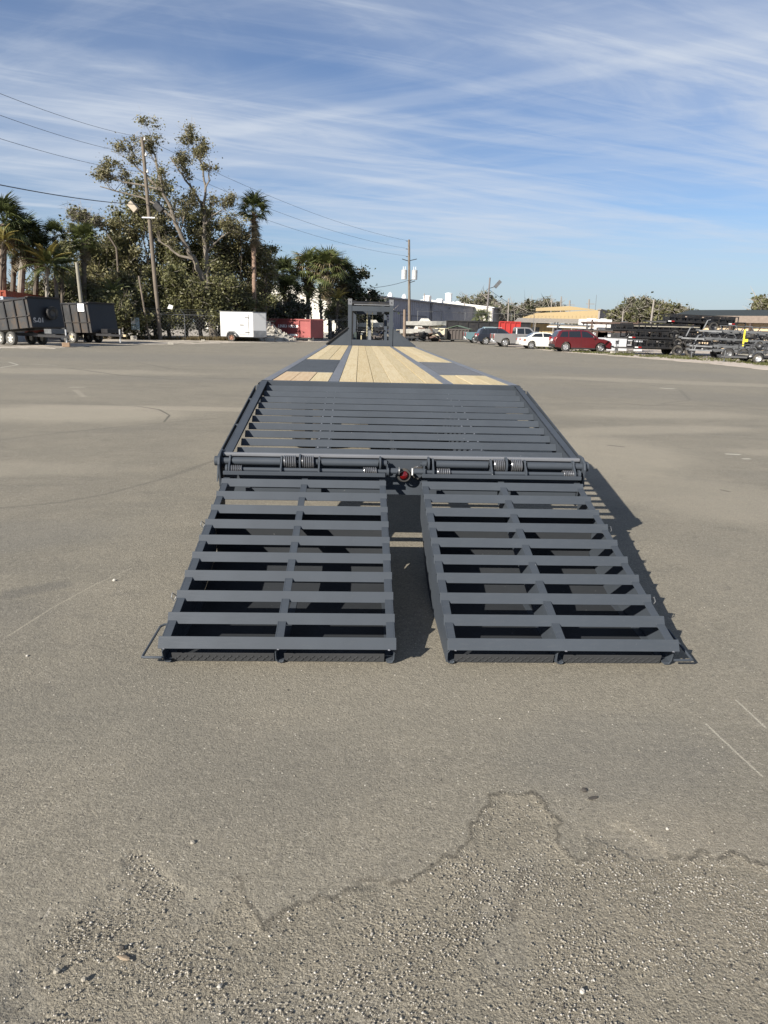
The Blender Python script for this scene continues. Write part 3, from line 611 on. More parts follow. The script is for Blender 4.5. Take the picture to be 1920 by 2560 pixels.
# main beams, cross members, axles and wheels under the deck
for s in (-1, 1):
    mb = MB(); x = s * .585
    mb.box(x - .06, x + .06, 6.98, 20.1, .52, .535); mb.box(x - .006, x + .006, 6.98, 20.1, .535, 1.0); mb.box(x - .055, x + .055, 6.98, 20.1, 1.0, 1.012)
    part(mb, 'main_beam')
for k in range(31):
    y = 7.2 + k * .41
    part(MB().box(-1.2, 1.2, y, y + .045, .955, DZ - .062), 'cross_member')
for k, y in enumerate((9.35, 10.45)):
    part(MB().cyl((-1.0, y, .42), (1.0, y, .42), .06), 'axle', BLACK)
    for s in (-1, 1):
        for j, x in enumerate((s * .82, s * 1.10)):
            w = part(MB().lathe([(-.1, .22), (-.11, .36), (-.07, .40), (.07, .40), (.11, .36), (.1, .22)], (x, y, .40), 'x', 28), 'wheel', RUBBER, smooth=True)
            MB().lathe([(-.09, .001), (-.02, .12), (-.09, .2), (-.1, .22), (.1, .22), (.09, .2), (.02, .12), (.09, .001)], (x, y, .40), 'x', 20).build('rim', RIM, w, smooth=True)
# rub rails and stake pockets along both sides
for s in (-1, 1):
    def X(a, b_): return (min(s * a, s * b_), max(s * a, s * b_))
    a, b_ = X(1.335, 1.345)
    part(MB().box(a, b_, 7.0, 20.0, DZ - .11, DZ - .03), 'rub_rail', BLACK)
    for k in range(22):
        y = 7.15 + k * .6; mb = MB()
        for dy in (0, .085): a, b_ = X(1.301, 1.3345); mb.box(a, b_, y + dy, y + dy + .008, DZ - .10, DZ - .02)
        a, b_ = X(1.3455, 1.352); mb.box(a, b_, y - .02, y + .11, DZ - .09, DZ - .04)
        part(mb, 'stake_pocket', BLACK)
    # lower rub rail beside the dovetail
    zl = lambda y: .7238 + (y - 4.9137) * .1825
    a, b_ = X(1.338, 1.346)
    part(MB().prism([(4.98, zl(4.98) - .115), (4.86, zl(4.86) - .20), (4.85, zl(4.86) - .20), (4.92, zl(4.92) - .03), (6.80, zl(6.80) - .03), (6.80, zl(6.80) - .11)], 'x', a, b_), 'rub_rail', STEEL)
    for y in (5.02, 5.62, 6.35):
        for dy in (0, .10):
            a, b_ = X(1.302, 1.3375); part(MB().box(a, b_, y + dy, y + dy + .007, zl(y) - .11, zl(y) - .028), 'stake_pocket', STEEL)
    a, b_ = X(1.30, 1.345); part(MB().box(a, b_, 6.86, 6.98, .85, 1.035), 'corner_plate', STEEL, bev=.006)
part(MB().box(-1.34, -1.332, 5.9, 6.0, .80, .86), 'stake_clip', STEEL)

# ---- dovetail
DG = math.degrees(math.atan(.1825))
DT = []
tl = MB()
for s in (-1, 1):
    x0, x1 = (-1.30, -1.235) if s < 0 else (1.235, 1.30)
    rl = MB(); rl.prism([(4.905, .7238), (6.90, 1.0775), (6.90, .93), (4.905, .60)], 'x', x0 if s > 0 else x1 - .008 - .057, x0 + .008 if s > 0 else x0 + .008)
    rl.prism([(4.905, .7238), (6.90, 1.0775), (6.90, 1.066), (4.905, .712)], 'x', x0 + (.0081 if s < 0 else 0) - (0 if s < 0 else 0), x1 - (.0081 if s > 0 else 0))
    DT.append(part(rl, 'dovetail_rail', STEEL, bev=.002))
frame = part(MB().box(-.005, .005, 5.0, 6.88, .45, .60), 'dovetail_spine', STEEL)
for s in (-1, 1):
    x = s * .60
    mb = MB(); off = .083
    mb.prism([(4.91, .7238 - off), (6.90, 1.087 - off), (6.90, .52), (6.4, .45), (4.91, .40)], 'x', x - .006, x + .006)
    mb.prism([(4.91, .7238 - off), (6.90, 1.087 - off), (6.90, 1.077 - off), (4.91, .7138 - off)], 'x', x + .0061, x + .06); mb.prism([(4.91, .7238 - off), (6.90, 1.087 - off), (6.90, 1.077 - off), (4.91, .7138 - off)], 'x', x - .06, x - .0061)
    part(mb, 'dovetail_beam', STEEL)
for k in range(11):
    y = 6.786 - k * .1911
    if y < 4.93: break
    zz_ = .7238 + (y - 4.9137) * .1825 - .075
    mb = MB(); mb.prism(angle_poly(y, zz_, .060, DG), 'x', -1.234, 1.234)
    part(mb, 'slat', STEEL, bev=.0015)
wb = MB()
for k in range(10):
    y = 6.786 - k * .1911 - .006; z = .7238 + (y - 4.9137) * .1825 - .079
    for x in (-.64, -.56, .56, .64): weld(wb, x, y, z, .009)
part(wb, 'weld_bead', STEEL_BARE, kind='stuff')
# rear tail board: box tube, deep plate below it
part(MB().box(-1.30, 1.30, 4.865, 4.904, .700, .7245), 'tail_bar', DECKSTEEL, bev=.006)
part(MB().box(-1.295, 1.295, 4.880, 4.890, .43, .699), 'tail_plate', STEEL)
LAMPRED = M('dark_red_lamp_lens', (0.085, 0.003, 0.004), 0.15, 0, 0.15, 8, 60, 0, None, 0, 0.7)
# ---- ramp hinge tubes, plates, springs at the tail
HY, HZ, SY, SZ = 4.83, .672, 4.775, .624
def hx(p): return (p - 832) / 590
for s in (-1, 1):
    x0, x1 = (1.302, 1.318) if s > 0 else (-1.318, -1.302)
    part(MB().prism([(4.93, .74), (4.85, .738), (4.785, .705), (4.765, .66), (4.80, .50), (4.90, .36), (4.93, .36)], 'x', x0, x1), 'end_plate', STEEL, bev=.003)
    part(MB().lathe([(-.014, .001), (-.014, .034), (.014, .034), (.014, .001)], (s * 1.333, HY, HZ), 'x', 14), 'end_bolt', STEEL, smooth=True)
def tube_x(a, b_, r, y=HY, z=HZ, name='hinge_tube', m=STEEL, n=20): return part(MB().cyl((a, y, z), (b_, y, z), r, n), name, m, smooth=True)
for a, b_ in ((110, 312), (485, 725), (972, 1193), (1362, 1556)): tube_x(hx(a), hx(b_), .027)
for a, b_ in ((66, 100), (458, 470), (740, 762), (912, 930), (1568, 1600)): tube_x(hx(a), hx(b_), .024, name='hinge_stub')
tube_x(hx(318), hx(480), .013, name='hinge_rod'); tube_x(hx(1200), hx(1350), .013, name='hinge_rod'); tube_x(hx(762), hx(770), .010, name='hinge_pin'); tube_x(hx(904), hx(912), .010, name='hinge_pin')
for p, r in ((395, .058), (733, .052), (938, .055), (1270, .06)):
    d_ = part(MB().lathe([(-.006, .012), (-.006, r), (.006, r), (.006, .012)], (hx(p), HY, HZ), 'x', 20), 'hinge_disc', STEEL, smooth=True)
for p in (103, 318, 476, 957, 1205, 1351, 1560):
    x = hx(p); mb = MB(); mb.prism([(HY + .03, HZ + .025), (HY + .015, HZ + .042), (HY - .02, HZ + .042), (HY - .038, HZ + .01), (SY - .035, SZ + .02), (SY - .04, SZ - .03), (SY + .03, SZ - .03), (HY + .03, HZ - .04)], 'x', x - .006, x + .006)
    part(mb, 'hinge_lug', STEEL, bev=.002)
    w = MB(); weld(w, x, HY - .03, HZ + .04, .011)
def helix(x0, x1, r, wire, turns, y, z):
    pts = []; n = turns * 14
    for i in range(n + 1):
        a = 2 * math.pi * i / 14; pts.append((x0 + (x1 - x0) * i / n, y + r * math.cos(a), z + r * math.sin(a)))
    return MB().tube(pts, wire, 6)
for a, b_ in ((327, 380), (402, 455), (1217, 1265), (1291, 1340)): part(helix(hx(a), hx(b_), .043, .0058, 6, HY, HZ), 'coil_spring', SPRING, smooth=True)
for a, b_ in ((103, 158), (663, 720), (973, 1030), (1512, 1567)): part(helix(hx(a), hx(b_), .026, .0052, 7, SY, SZ), 'coil_spring', SPRING, smooth=True)
for a, b_ in ((95, 806), (872, 1590)): tube_x(hx(a), hx(b_), .0155, SY, SZ, 'pivot_shaft', STEEL, 14)
for p in (92, 765, 918, 1580): 
    x = hx(p); part(MB().lathe([(-.007, .01), (-.007, .034), (.007, .034), (.007, .01)], (x, SY, SZ), 'x', 16), 'shaft_collar', STEEL, smooth=True)
for p in (762, 918): x = hx(p); part(MB().prism([(SY - .02, SZ - .02), (SY - .02, SZ + .05), (SY + .02, SZ + .05), (SY + .02, SZ - .02)], 'x', x - .004, x + .004), 'shaft_tab', STEEL)
for a, b_ in ((778, 812), (875, 913)): tube_x(hx(a), hx(b_), .021, SY + .01, SZ + .004, 'pivot_sleeve', STEEL, 16)
part(MB().box(hx(866), hx(871), SY - .014, SY + .014, SZ - .02, SZ + .026), 'locking_pin', WHITE)
part(MB().lathe([(-.008, .012), (-.008, .028), (.0, .03), (.0, .012)], (hx(815), SY + .01, SZ + .004), 'x', 14), 'sleeve_cap', GALV, smooth=True)
for x, y, zl_ in ((hx(836), 4.80, .592), (hx(897), 4.855, .600)):
    lamp = part(MB().lathe([(0, .048), (-.012, .052), (-.022, .046), (-.022, .036)], (x, y + .02, zl_), 'y', 24), 'marker_lamp', RUBBER, smooth=True)
    if x < 0.05: MB().lathe([(-.014, .032), (-.026, .027), (-.036, .016), (-.037, .001)], (x, y + .02, zl_), 'y', 24).build('lamp_lens', LAMPRED, lamp, smooth=True)
part(MB().tube([(hx(905), 4.81, .655), (hx(893), 4.80, .66), (hx(885), 4.80, .652)], .004, 6), 'pull_ring', SPRING)

# ---- two ramps
RA = math.atan(.2567); RDG = math.degrees(RA); AC, AS = math.cos(RA), math.sin(RA)
def rz_(y): return .1098 + (y - 3.0197) * .2567
NS_PITCH = (4.6479 - 3.0197) / 9
def make_ramp(xa, xb, outer):
    cx = (xa + xb) / 2; W = xb - xa
    ramp = part(MB().box(xa + .005, xb - .005, 4.708, 4.732, .597, .622), 'ramp', STEEL, bev=.002)
    def sub(mb, n, mat=STEEL, **k): return mb.build(n, mat, ramp, **k)
    for i, x in enumerate((xa + .028, cx, xb - .028)):
        prof = [(3.085, .012), (3.065, .085), (3.085, rz_(3.085) + .012), (4.745, rz_(4.745) + .018), (4.745, rz_(4.745) - .06), (4.72, .30), (4.50, .22), (4.24, .075), (3.95, .012)]
        if i == 1: prof = [(3.085, .012), (3.065, .085), (3.085, rz_(3.085) + .012), (4.745, rz_(4.745) + .018), (4.745, rz_(4.745) - .06), (4.72, .42), (4.48, .36), (3.70, .12), (3.3, .012)]
        d_ = -1 if i == 2 else 1
        mb = MB(); xw = x + (.022 if i == 2 else -.022) if i != 1 else x - .018
        mb.prism(prof, 'x', xw - .003, xw + .003)
        f0, f1 = sorted((xw + .0032 * d_, xw + .040 * d_))
        mb.prism([(3.085, rz_(3.085) + .012), (4.745, rz_(4.745) + .018), (4.745, rz_(4.745) + .011), (3.085, rz_(3.085) + .005)], 'x', f0, f1)
        mb.prism([(3.085, .012), (3.93, .012), (3.93, .018), (3.085, .018)], 'x', f0, f1)
        sub(mb, 'ramp_rail', bev=.001)
        hk = MB(); hk.tube([(xw + .012 * d_, 3.068, .088), (xw, 3.070, .070), (xw + .001 * d_, 3.078, .03), (xw + .010 * d_, 3.081, .011), (xw + .030 * d_, 3.083, .009), (xw + .038 * d_, 3.084, .016)], .0035, 6); sub(hk, 'rail_end', smooth=True)
    # folded bottom pan
    mb = MB(); pts = [(3.11, .010), (3.95, .012), (4.12, .05), (4.38, .13)]
    for a, c in zip(pts[:-1], pts[1:]): mb.prism([(a[0], a[1]), (c[0], c[1]), (c[0], c[1] + .004), (a[0], a[1] + .004)], 'x', xa + .011, xb - .011)
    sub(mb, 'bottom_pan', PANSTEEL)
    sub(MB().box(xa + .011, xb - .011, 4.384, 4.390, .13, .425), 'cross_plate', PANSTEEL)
    # diamond tread lips at the toe
    for a, c in ((xa + .045, cx - .028), (cx + .022, xb - .055)):
        lip = sub(MB().prism([(3.100, .004), (3.086, .052), (3.091, .053), (3.106, .004)], 'x', a, c), 'toe_lip', steel_toe)
        dm = MB(); x = a + .015; k = 0
        while x < c - .015:
            t = .008 if k % 2 else -.008
            dm.bar((x - .007, 3.0935 - t * .25, .020 + t), (x + .007, 3.0905 - t * .25, .031 + t), .005, .003, (0, -1, -.3)); x += .018; k += 1
        dm.build('raised_diamonds', steel_toe, ramp, kind='stuff')
    proto = None
    for i in range(10):
        y = 3.0197 + i * NS_PITCH; z = rz_(y)
        if proto is None:
            proto = sub(MB().prism(angle_poly(0, 0, .059, RDG), 'x', xa, xb), 'slat', bev=.0012); proto.location = (0, y, z)
        else: share(proto, ramp, (0, y, z))
    w = MB()
    for i in range(10):
        y = 3.0197 + i * NS_PITCH
        for x in (xa + .03, cx, xb - .03):
            weld(w, x + random.uniform(-.01, .01), y - .004, rz_(y) + .001, random.uniform(.004, .007))
            if i < 9: weld(w, x + random.uniform(-.008, .008), y + .089, rz_(y + .089) - .002, .004)
    w.build('weld_bead', WELDG, ramp, kind='stuff')
    # pull handle on the outer side
    e = xa if outer < 0 else xb; s = outer
    h = sub(MB().tube([(e - s * .02, 3.30, .115), (e + s * .045, 3.30, .105), (e + s * .062, 3.285, .10), (e + s * .085, 3.07, .052), (e + s * .085, 3.05, .05), (e + s * .075, 3.045, .05), (e - s * .01, 3.045, .05)], .0065, 8), 'pull_handle', smooth=True)
    # side keeper bar with two ring pins
    sub(MB().bar((e + s * .003, 3.42, rz_(3.42) - .02), (e + s * .003, 4.18, rz_(4.18) - .01), .008, .022), 'keeper_bar')
    for y in (3.44, 4.17):
        sub(MB().tube([(e + s * .012, y, rz_(y) - .01), (e + s * .03, y - .01, rz_(y) + .012), (e + s * .034, y - .02, rz_(y) - .01), (e + s * .022, y - .022, rz_(y) - .03), (e + s * .012, y - .01, rz_(y) - .012)], .0035, 6), 'ring_pin', GALV)
    return ramp
steel_toe = steel_mat('toe_plate_steel', (0.040, 0.042, 0.045), 0.5, (0.085, 0.08, 0.07), .5)
WELDG = M('pale_weld_spatter', (0.17, 0.175, 0.19), 0.35, 0.3, 0.3, 40, 200)
make_ramp(-1.275, -.128, -1); make_ramp(.124, 1.275, 1)

# ---- headboard, side gussets and gooseneck
HBY = 20.05
for x0, x1 in ((-.664, -.558), (.502, .612)):
    u = part(MB().box(x0, x1, HBY, HBY + .12, .95, 2.19), 'headboard_upright', STEEL, bev=.004)
    MB().box(x0 - .003, x1 + .003, HBY - .008, HBY + .14, 2.193, 2.355).build('upright_cap', DECKSTEEL, u)
    MB().lathe([(-.012, .001), (-.012, .014), (0, .014)], ((x0 + x1) / 2, HBY - .008, 2.27), 'y', 10).build('cap_bolt', BLACK, u)
part(MB().cyl((-.556, HBY + .05, 2.235), (.500, HBY + .05, 2.235), .055, 20), 'top_roller', BLACK, smooth=True)
part(MB().box(-.5, .5, HBY - .02, HBY - .01, 2.19, 2.215), 'roller_guard', DECKSTEEL)
part(MB().box(-.557, .501, HBY + .01, HBY + .07, 2.025, 2.165), 'upper_crossbeam', STEEL, bev=.003)
part(MB().box(-.557, .501, HBY + .01, HBY + .03, 1.062, 1.242), 'lower_panel', STEEL)
for s, a in ((-1, -.665), (1, .613)):
    e = s * 1.285
    part(MB().prism([(a, 1.06), (a, 1.565), (a + s * .03, 1.555), (e, 1.095), (e, 1.06)], 'y', HBY + .02, HBY + .03), 'side_gusset', STEEL)
    part(MB().bar((a, HBY + .02, 1.575), (e, HBY + .02, 1.10), .10 if s < 0 else .03, .03 if s < 0 else .012, (0, 0, 1)), 'gusset_flange', BLACK if s < 0 else STEEL)  # left flange black: the shadow on it is put into its colour
for s in (-1, 1):
    x = s * .45 - .03
    part(MB().box(x - .05, x + .05, HBY + .12, HBY + 3.0, 2.00, 2.25), 'neck_beam', STEEL, bev=.004)
    part(MB().bar((x, HBY + .12, 1.1), (x, HBY + 1.0, 2.0), .08, .16, (0, -1, 1)), 'neck_brace', STEEL)
    leg = part(MB().box(x * 1.05 - .055, x * 1.05 + .055, HBY + 1.3, HBY + 1.41, .75, 2.35), 'jack_leg', BLACK)
    MB().box(x * 1.05 - .042, x * 1.05 + .042, HBY + 1.313, HBY + 1.397, .10, .749).build('jack_foot_tube', GALV, leg); MB().box(x * 1.05 - .13, x * 1.05 + .13, HBY + 1.24, HBY + 1.47, .013, .099).build('jack_foot', STEEL, leg)
part(MB().box(-.48, .42, HBY + 2.8, HBY + 3.0, 1.98, 2.24), 'nose_crossbeam', STEEL)
part(MB().cyl((-.03, HBY + 2.9, 1.05), (-.03, HBY + 2.9, 1.97), .055, 16), 'coupler_tube', STEEL, smooth=True)
part(MB().box(-.45, .39, HBY + .35, HBY + .95, 1.50, 1.53), 'chain_tray', BLACK)
tb = part(MB().box(-.44, -.10, HBY + .45, HBY + .95, 1.085, 1.45), 'toolbox', BLACK, bev=.02); MB().box(-.3, -.24, HBY + .435, HBY + .449, 1.38, 1.42).build('toolbox_latch', RIM, tb)
part(MB().box(.16, .30, HBY - .0 + .33, HBY + .40, 1.94, 2.02), 'wiring_box', STEEL)
CHAIN = M('pale_yellow_chain', (0.55, 0.50, 0.33), .45, .4)
for x, z0 in ((-.12, 1.36), (.03, 1.30)):
    c_ = MB(); z = 2.0; k = 0
    while z > z0:
        r_ = .016; pts = [(x + (r_ * math.cos(a) if k % 2 else 0), HBY + .3 + (0 if k % 2 else r_ * math.cos(a)), z + .027 * math.sin(a)) for a in [i * math.pi / 4 for i in range(9)]]
        c_.tube(pts, .006, 5, False); z -= .042; k += 1
    part(c_, 'safety_chain', CHAIN, kind='stuff')
part(MB().box(-.50, -.42, HBY + .2, HBY + .26, 1.245, 1.44), 'manual_box', M('pale_green_plastic', (0.36, 0.42, 0.33), .5))
part(MB().box(-.30, -.27, HBY + .2, HBY + .25, 1.245, 1.36), 'stake', M('pale_wood_stake', (0.38, 0.33, 0.2), .7))
part(MB().box(-.075, .0, HBY + .15, HBY + .2, 1.243, 1.50), 'centre_post', DECKSTEEL)

# ================================================================== BUILDINGS
def wall_frame(p0, p1):                         # empty-local axes: x along the wall from p0 to p1, -y faces the camera side
    d = Vector((p1[0] - p0[0], p1[1] - p0[1], 0)); return math.atan2(d.y, d.x), d.length
LAV = M('lavender_grey_metal_siding', (0.30, 0.29, 0.325), .7, 0, .12, .3, 4); ROOFW = M('white_metal_roof', (0.66, 0.66, 0.65), .6, 0, .05, .4, 5)
LAVR = M('grey_siding_rib', (0.25, 0.24, 0.27), .7)
CREAM = M('cream_white_wall', (0.55, 0.53, 0.47), .8, 0, .08, .3, 4, 0, (0.5, 0.46, 0.38), .15)
DARKO = M('dark_doorway', (0.02, 0.021, 0.025), .4)
def warehouse(label, p0, p1, depth, H, end_left=True, rise=2.2, details=()):
    rz, L = wall_frame(p0, p1); e = empty('warehouse', (p0[0], p0[1], 0), rz, label, 'building', 'long white roofed warehouses')
    MB().box(0, L, 0, .25, 0, H).build('front_wall', LAV, e)
    # ribs of the siding
    mb = MB(); x = .4
    while x < L: mb.box(x, x + .09, -.04, -.001, .1, H - .25); x += 1.2
    mb.build('siding_rib', LAVR, e, kind='stuff')
    MB().prism([(.0 + .26, 0), (depth, 0), (depth, H), (depth / 2, H + rise), (.26, H)], 'x', -.25, -.002).build('end_wall', CREAM, e)
    MB().prism([(.26, 0), (depth, 0), (depth, H), (depth / 2, H + rise), (.26, H)], 'x', L, L + .25).build('end_wall', CREAM, e)
    rf = MB().prism([(-.45, H + .0), (depth / 2, H + rise + .05), (depth + .3, H), (depth + .3, H + .12), (depth / 2, H + rise + .17), (-.45, H + .22)], 'x', -.5, L + .5).build('roof', ROOFW, e)
    MB().box(-.5, L + .5, -.52, -.46, H - .12, H + .10).build('gutter', LAVR, e)
    return e, L
EA, EB = (-4.9, 152.9), (26.4, 221.0)
w1, L1 = warehouse('long lavender grey warehouse behind the yard with white roof and cream end wall', EA, EB, 44, 8.0)
DS = M('dark_downspout', (0.09, 0.085, 0.10), .6)
for t in (.50, .515): MB().box(L1 * t, L1 * t + .28, -.18, -.045, 0, 7.8).build('downspout', DS, w1)
MB().box(L1 * .02, L1 * .30, -.1, -.045, 5.0, 5.2).build('door_lintel', DS, w1)
for a, c in ((.245, .32), (.335, .47)): 
    d_ = MB().box(L1 * a, L1 * c, -.08, -.045, 0, 4.2).build('loading_door', LAVR, w1); MB().box(L1 * a - .15, L1 * c + .15, -.12, -.081, 4.21, 4.45).build('door_head', DS, d_)
for t, z in ((.68, 6.9), (.80, 6.0), (.84, 5.9)): MB().tube([(L1 * t, -.3, z), (L1 * t + .7, -.5, z + .3), (L1 * t + 1.2, -.3, z - .1)], .09, 6).build('wall_conduit', DS, w1)
EC = (32.0, 218.3); rz1 = math.atan2(EB[1] - EA[1], EB[0] - EA[0]); ED = (EC[0] + math.cos(rz1) * 66, EC[1] + math.sin(rz1) * 66)
w2, L2 = warehouse('farther grey warehouse stepping out beyond the lavender one with a sunlit cream end wall', EC, ED, 44, 7.9)
MB().box(-.29, -.251, 1.2, 3.0, 2.0, 5.5).build('end_door', M('pale_door', (0.6, 0.57, 0.5), .7), w2)
# things standing on the warehouse roofs
def roof_pt(px, back):            # a point on the near slope of the first roof, behind the sight line
    d = ray(px, 760); n = Vector((-math.sin(rz1), math.cos(rz1), 0)); u = Vector((math.cos(rz1), math.sin(rz1), 0)); p0 = Vector((*EA, 0)) + n * back
    t = (p0.x * n.x + p0.y * n.y) / (d.x * n.x + d.y * n.y); return Vector((d.x * t, d.y * t, 8.0 + 2.2 * back / 22))
def lathe_thing(name, p, prof, label, cat, mat=WHITE, group=None, n=20):
    o = MB().lathe(prof, (0, 0, 0), 'z', n).build(name, mat, None, smooth=True); o.location = p; return tag(o, label, cat, group)
RV = ROOFW
p = roof_pt(1121, 16); tk = lathe_thing('roof_tank', p, [(-.5, 1.15), (3.4, 1.2), (3.7, .9), (3.8, .01)], 'tall white cylindrical tank standing on the warehouse roof', 'tank', RV)
MB().lathe([(3.3, 1.25), (3.5, 1.38), (3.55, 1.2)], (0, 0, 0), 'z', 20).build('tank_rim', RV, tk); MB().box(1.4, 1.9, -.3, .3, -.5, .9).build('tank_base_box', RV, tk)
for px, w, h_, lb in ((1068, 1.2, 1.6, 'small white roof vent box left of the roof tank'), (1100, .9, 1.2, 'narrow white roof vent just left of the tank'), (1147, .9, 1.1, 'small white roof vent just right of the tank')):
    p = roof_pt(px, 10); mb = MB(); mb.box(-w, w, -.8, .8, -.3, h_ * .8); mb.prism([(-w * 1.15, h_ * .8), (w * 1.15, h_ * .8), (w * .5, h_ * 1.1), (-w * .5, h_ * 1.1)], 'y', -.95, .95); o = mb.build('roof_vent', RV); o.location = p; o.rotation_euler = (0, 0, rz1); tag(o, lb, 'roof vent', 'vents on the warehouse roof')
for px, r, lb in ((925, .8, 'white rounded roof vent at the left end of the warehouse roof'), (975, .75, 'white rounded roof vent behind the trailer headboard'), (1010, .7, 'low white rounded roof vent left of the transformer pole')):
    p = roof_pt(px, 12); lathe_thing('roof_ventilator', p, [(-.4, r), (.5, r * .95), (1.0, r * .7), (1.35, r * .3), (1.4, .01)], lb, 'roof vent', RV, 'rounded vents on the warehouse roof', 14)
dm = at(1249, 758, 262); dm.z -= 1.9; lathe_thing('storage_dome', dm, [(-8, 2.0), (0, 2.0)] + [(1.9 * math.sin(t * math.pi / 16), 2.0 * math.cos(t * math.pi / 16)) for t in range(9)], 'small white dome rising behind the far warehouse roof', 'dome', RV, None, 28)

# yellow metal building
YEL = M('yellow_metal_siding', (0.27, 0.20, 0.095), .6, 0, .08, .4, 5); YELR = M('yellow_siding_rib', (0.21, 0.155, 0.075), .6); TAUPE = M('taupe_wall', (0.24, 0.215, 0.195), .8, 0, .12, .4, 5); GREYR = M('grey_awning_roof', (0.20, 0.185, 0.165), .7)
YC = at(1494, 800, 138); d1 = Vector((-52, 24, 0)).normalized(); p0 = Vector((YC.x, YC.y, 0)) + d1 * 15.2
rzy = math.atan2(-d1.y, -d1.x); yb = empty('yellow_building', (p0.x, p0.y, 0), rzy, 'yellow ribbed metal building with grey lean to awning and taupe side wall', 'building'); LW = 15.2
HY_ = (at(1494, 775, 138)).z
MB().box(0, LW, 0, .3, 0, 2.9).build('lower_wall', YEL, yb); MB().prism([(0, 3.9), (LW, 3.9), (LW, HY_), (3.0, HY_ - .75)], 'y', -.0, .3).build('upper_fascia', YEL, yb)
MB().prism([(2.5, HY_ - .3), (LW - 1, HY_ + .05), (LW - 1, HY_ + .15), (9, HY_ + .75), (2.5, HY_ + .3)], 'y', 2, 2.3).build('rear_parapet', YEL, yb)
mb = MB(); x = .5
while x < LW: mb.box(x, x + .1, -.04, -.001, 4.1, 4.2 + (HY_ - 5.2) * (.2 + .8 * x / LW)); mb.box(x, x + .08, -.04, -.001, .1, 2.8); x += .75
mb.build('siding_rib', YELR, yb, kind='stuff')
MB().prism([(-2.8, 3.05), (.0, 3.86), (.0, 3.96), (-2.8, 3.15)], 'x', -.6, LW - .2).build('awning', GREYR, yb)
for x in (0, 3.6, 7.2, 10.8, 14.4): MB().box(x, x + .14, -2.7, -2.56, 0, 3.04).build('awning_post', GREYR, yb)
for x in (2.5, 7, 11.5): w_ = MB().box(x, x + 1.5, -.05, -.002, 1.0, 2.2).build('window', DARKO, yb)
MB().box(LW, LW + .3, 0, 40, 0, HY_).build('side_wall', TAUPE, yb); MB().box(LW - .2, LW + .5, -.2, 40.1, HY_ + .001, HY_ + .22).build('roof_edge', GREYR, yb)
for y, w_ in ((1.5, 5.0), (16, 6.0)): 
    d_ = MB().box(LW + .301, LW + .34, y, y + w_, 0, 4.2).build('bay_door', DARKO, yb); MB().box(LW + .341, LW + .4, y + w_ * .5, y + w_ * .5 + .2, 0, 4.2).build('door_jamb', TAUPE, d_)
for y in (7.8, 14.5, 24, 31): MB().box(LW + .301, LW + .36, y, y + .2, 0, HY_ - .1).build('wall_joint', GREYR, yb)

# open tan shed on the right
TANW = M('tan_corrugated_panel', (0.44, 0.35, 0.235), .65, 0, .1, .5, 6); BRN = M('dark_brown_post', (0.05, 0.032, 0.025), .7); DKROOF = M('dark_green_black_roof', (0.022, 0.026, 0.022), .6); FASC = M('brown_grey_fascia', (0.17, 0.135, 0.11), .7)
S0 = at(1700, 800, 84); S1 = at(1990, 800, 74)
rzs, Ls = wall_frame(S0, S1); HS = at(1700, 776, 84).z; sh = empty('tan_shed', (S0.x, S0.y, 0), rzs, 'open fronted tan panelled shed with a dark low roof behind the stacked trailers', 'building')
MB().prism([(-1.0, HS - .75), (-1.0, HS - .6), (3.0, HS + .15), (9, HS - .1), (9, HS - .3), (3.0, HS - .05)], 'x', -.6, Ls + 2).build('roof', DKROOF, sh)
MB().box(-.5, Ls + 2, -1.04, -1.001, HS - 1.35, HS - .62).build('fascia', FASC, sh)
npan = 26; prs = None
for i in range(npan):
    x = 2.0 + i * (Ls) / npan
    if prs is None: prs = MB().prism([(0, .0), (Ls / npan - .02, 0), (Ls / npan - .02, .05), (Ls / npan * .55, .05), (Ls / npan * .45, -.03), (0, -.03)], 'z', 0, HS - 1.2).build('panel', TANW, sh); prs.location = (x, 0, 0)
    else: share(prs, sh, (x, 0, 0))
MB().box(-.3, Ls + 2, 8.6, 8.8, 0, HS - .35).build('back_wall', FASC, sh)
for i in range(7): MB().box(i * Ls / 6, i * Ls / 6 + .22, -.95, -.73, 0, HS - .8).build('post', BRN, sh)
for z in (1.4, 2.9): MB().box(2, Ls + 1, -.09, -.035, z, z + .1).build('girt', BRN, sh)

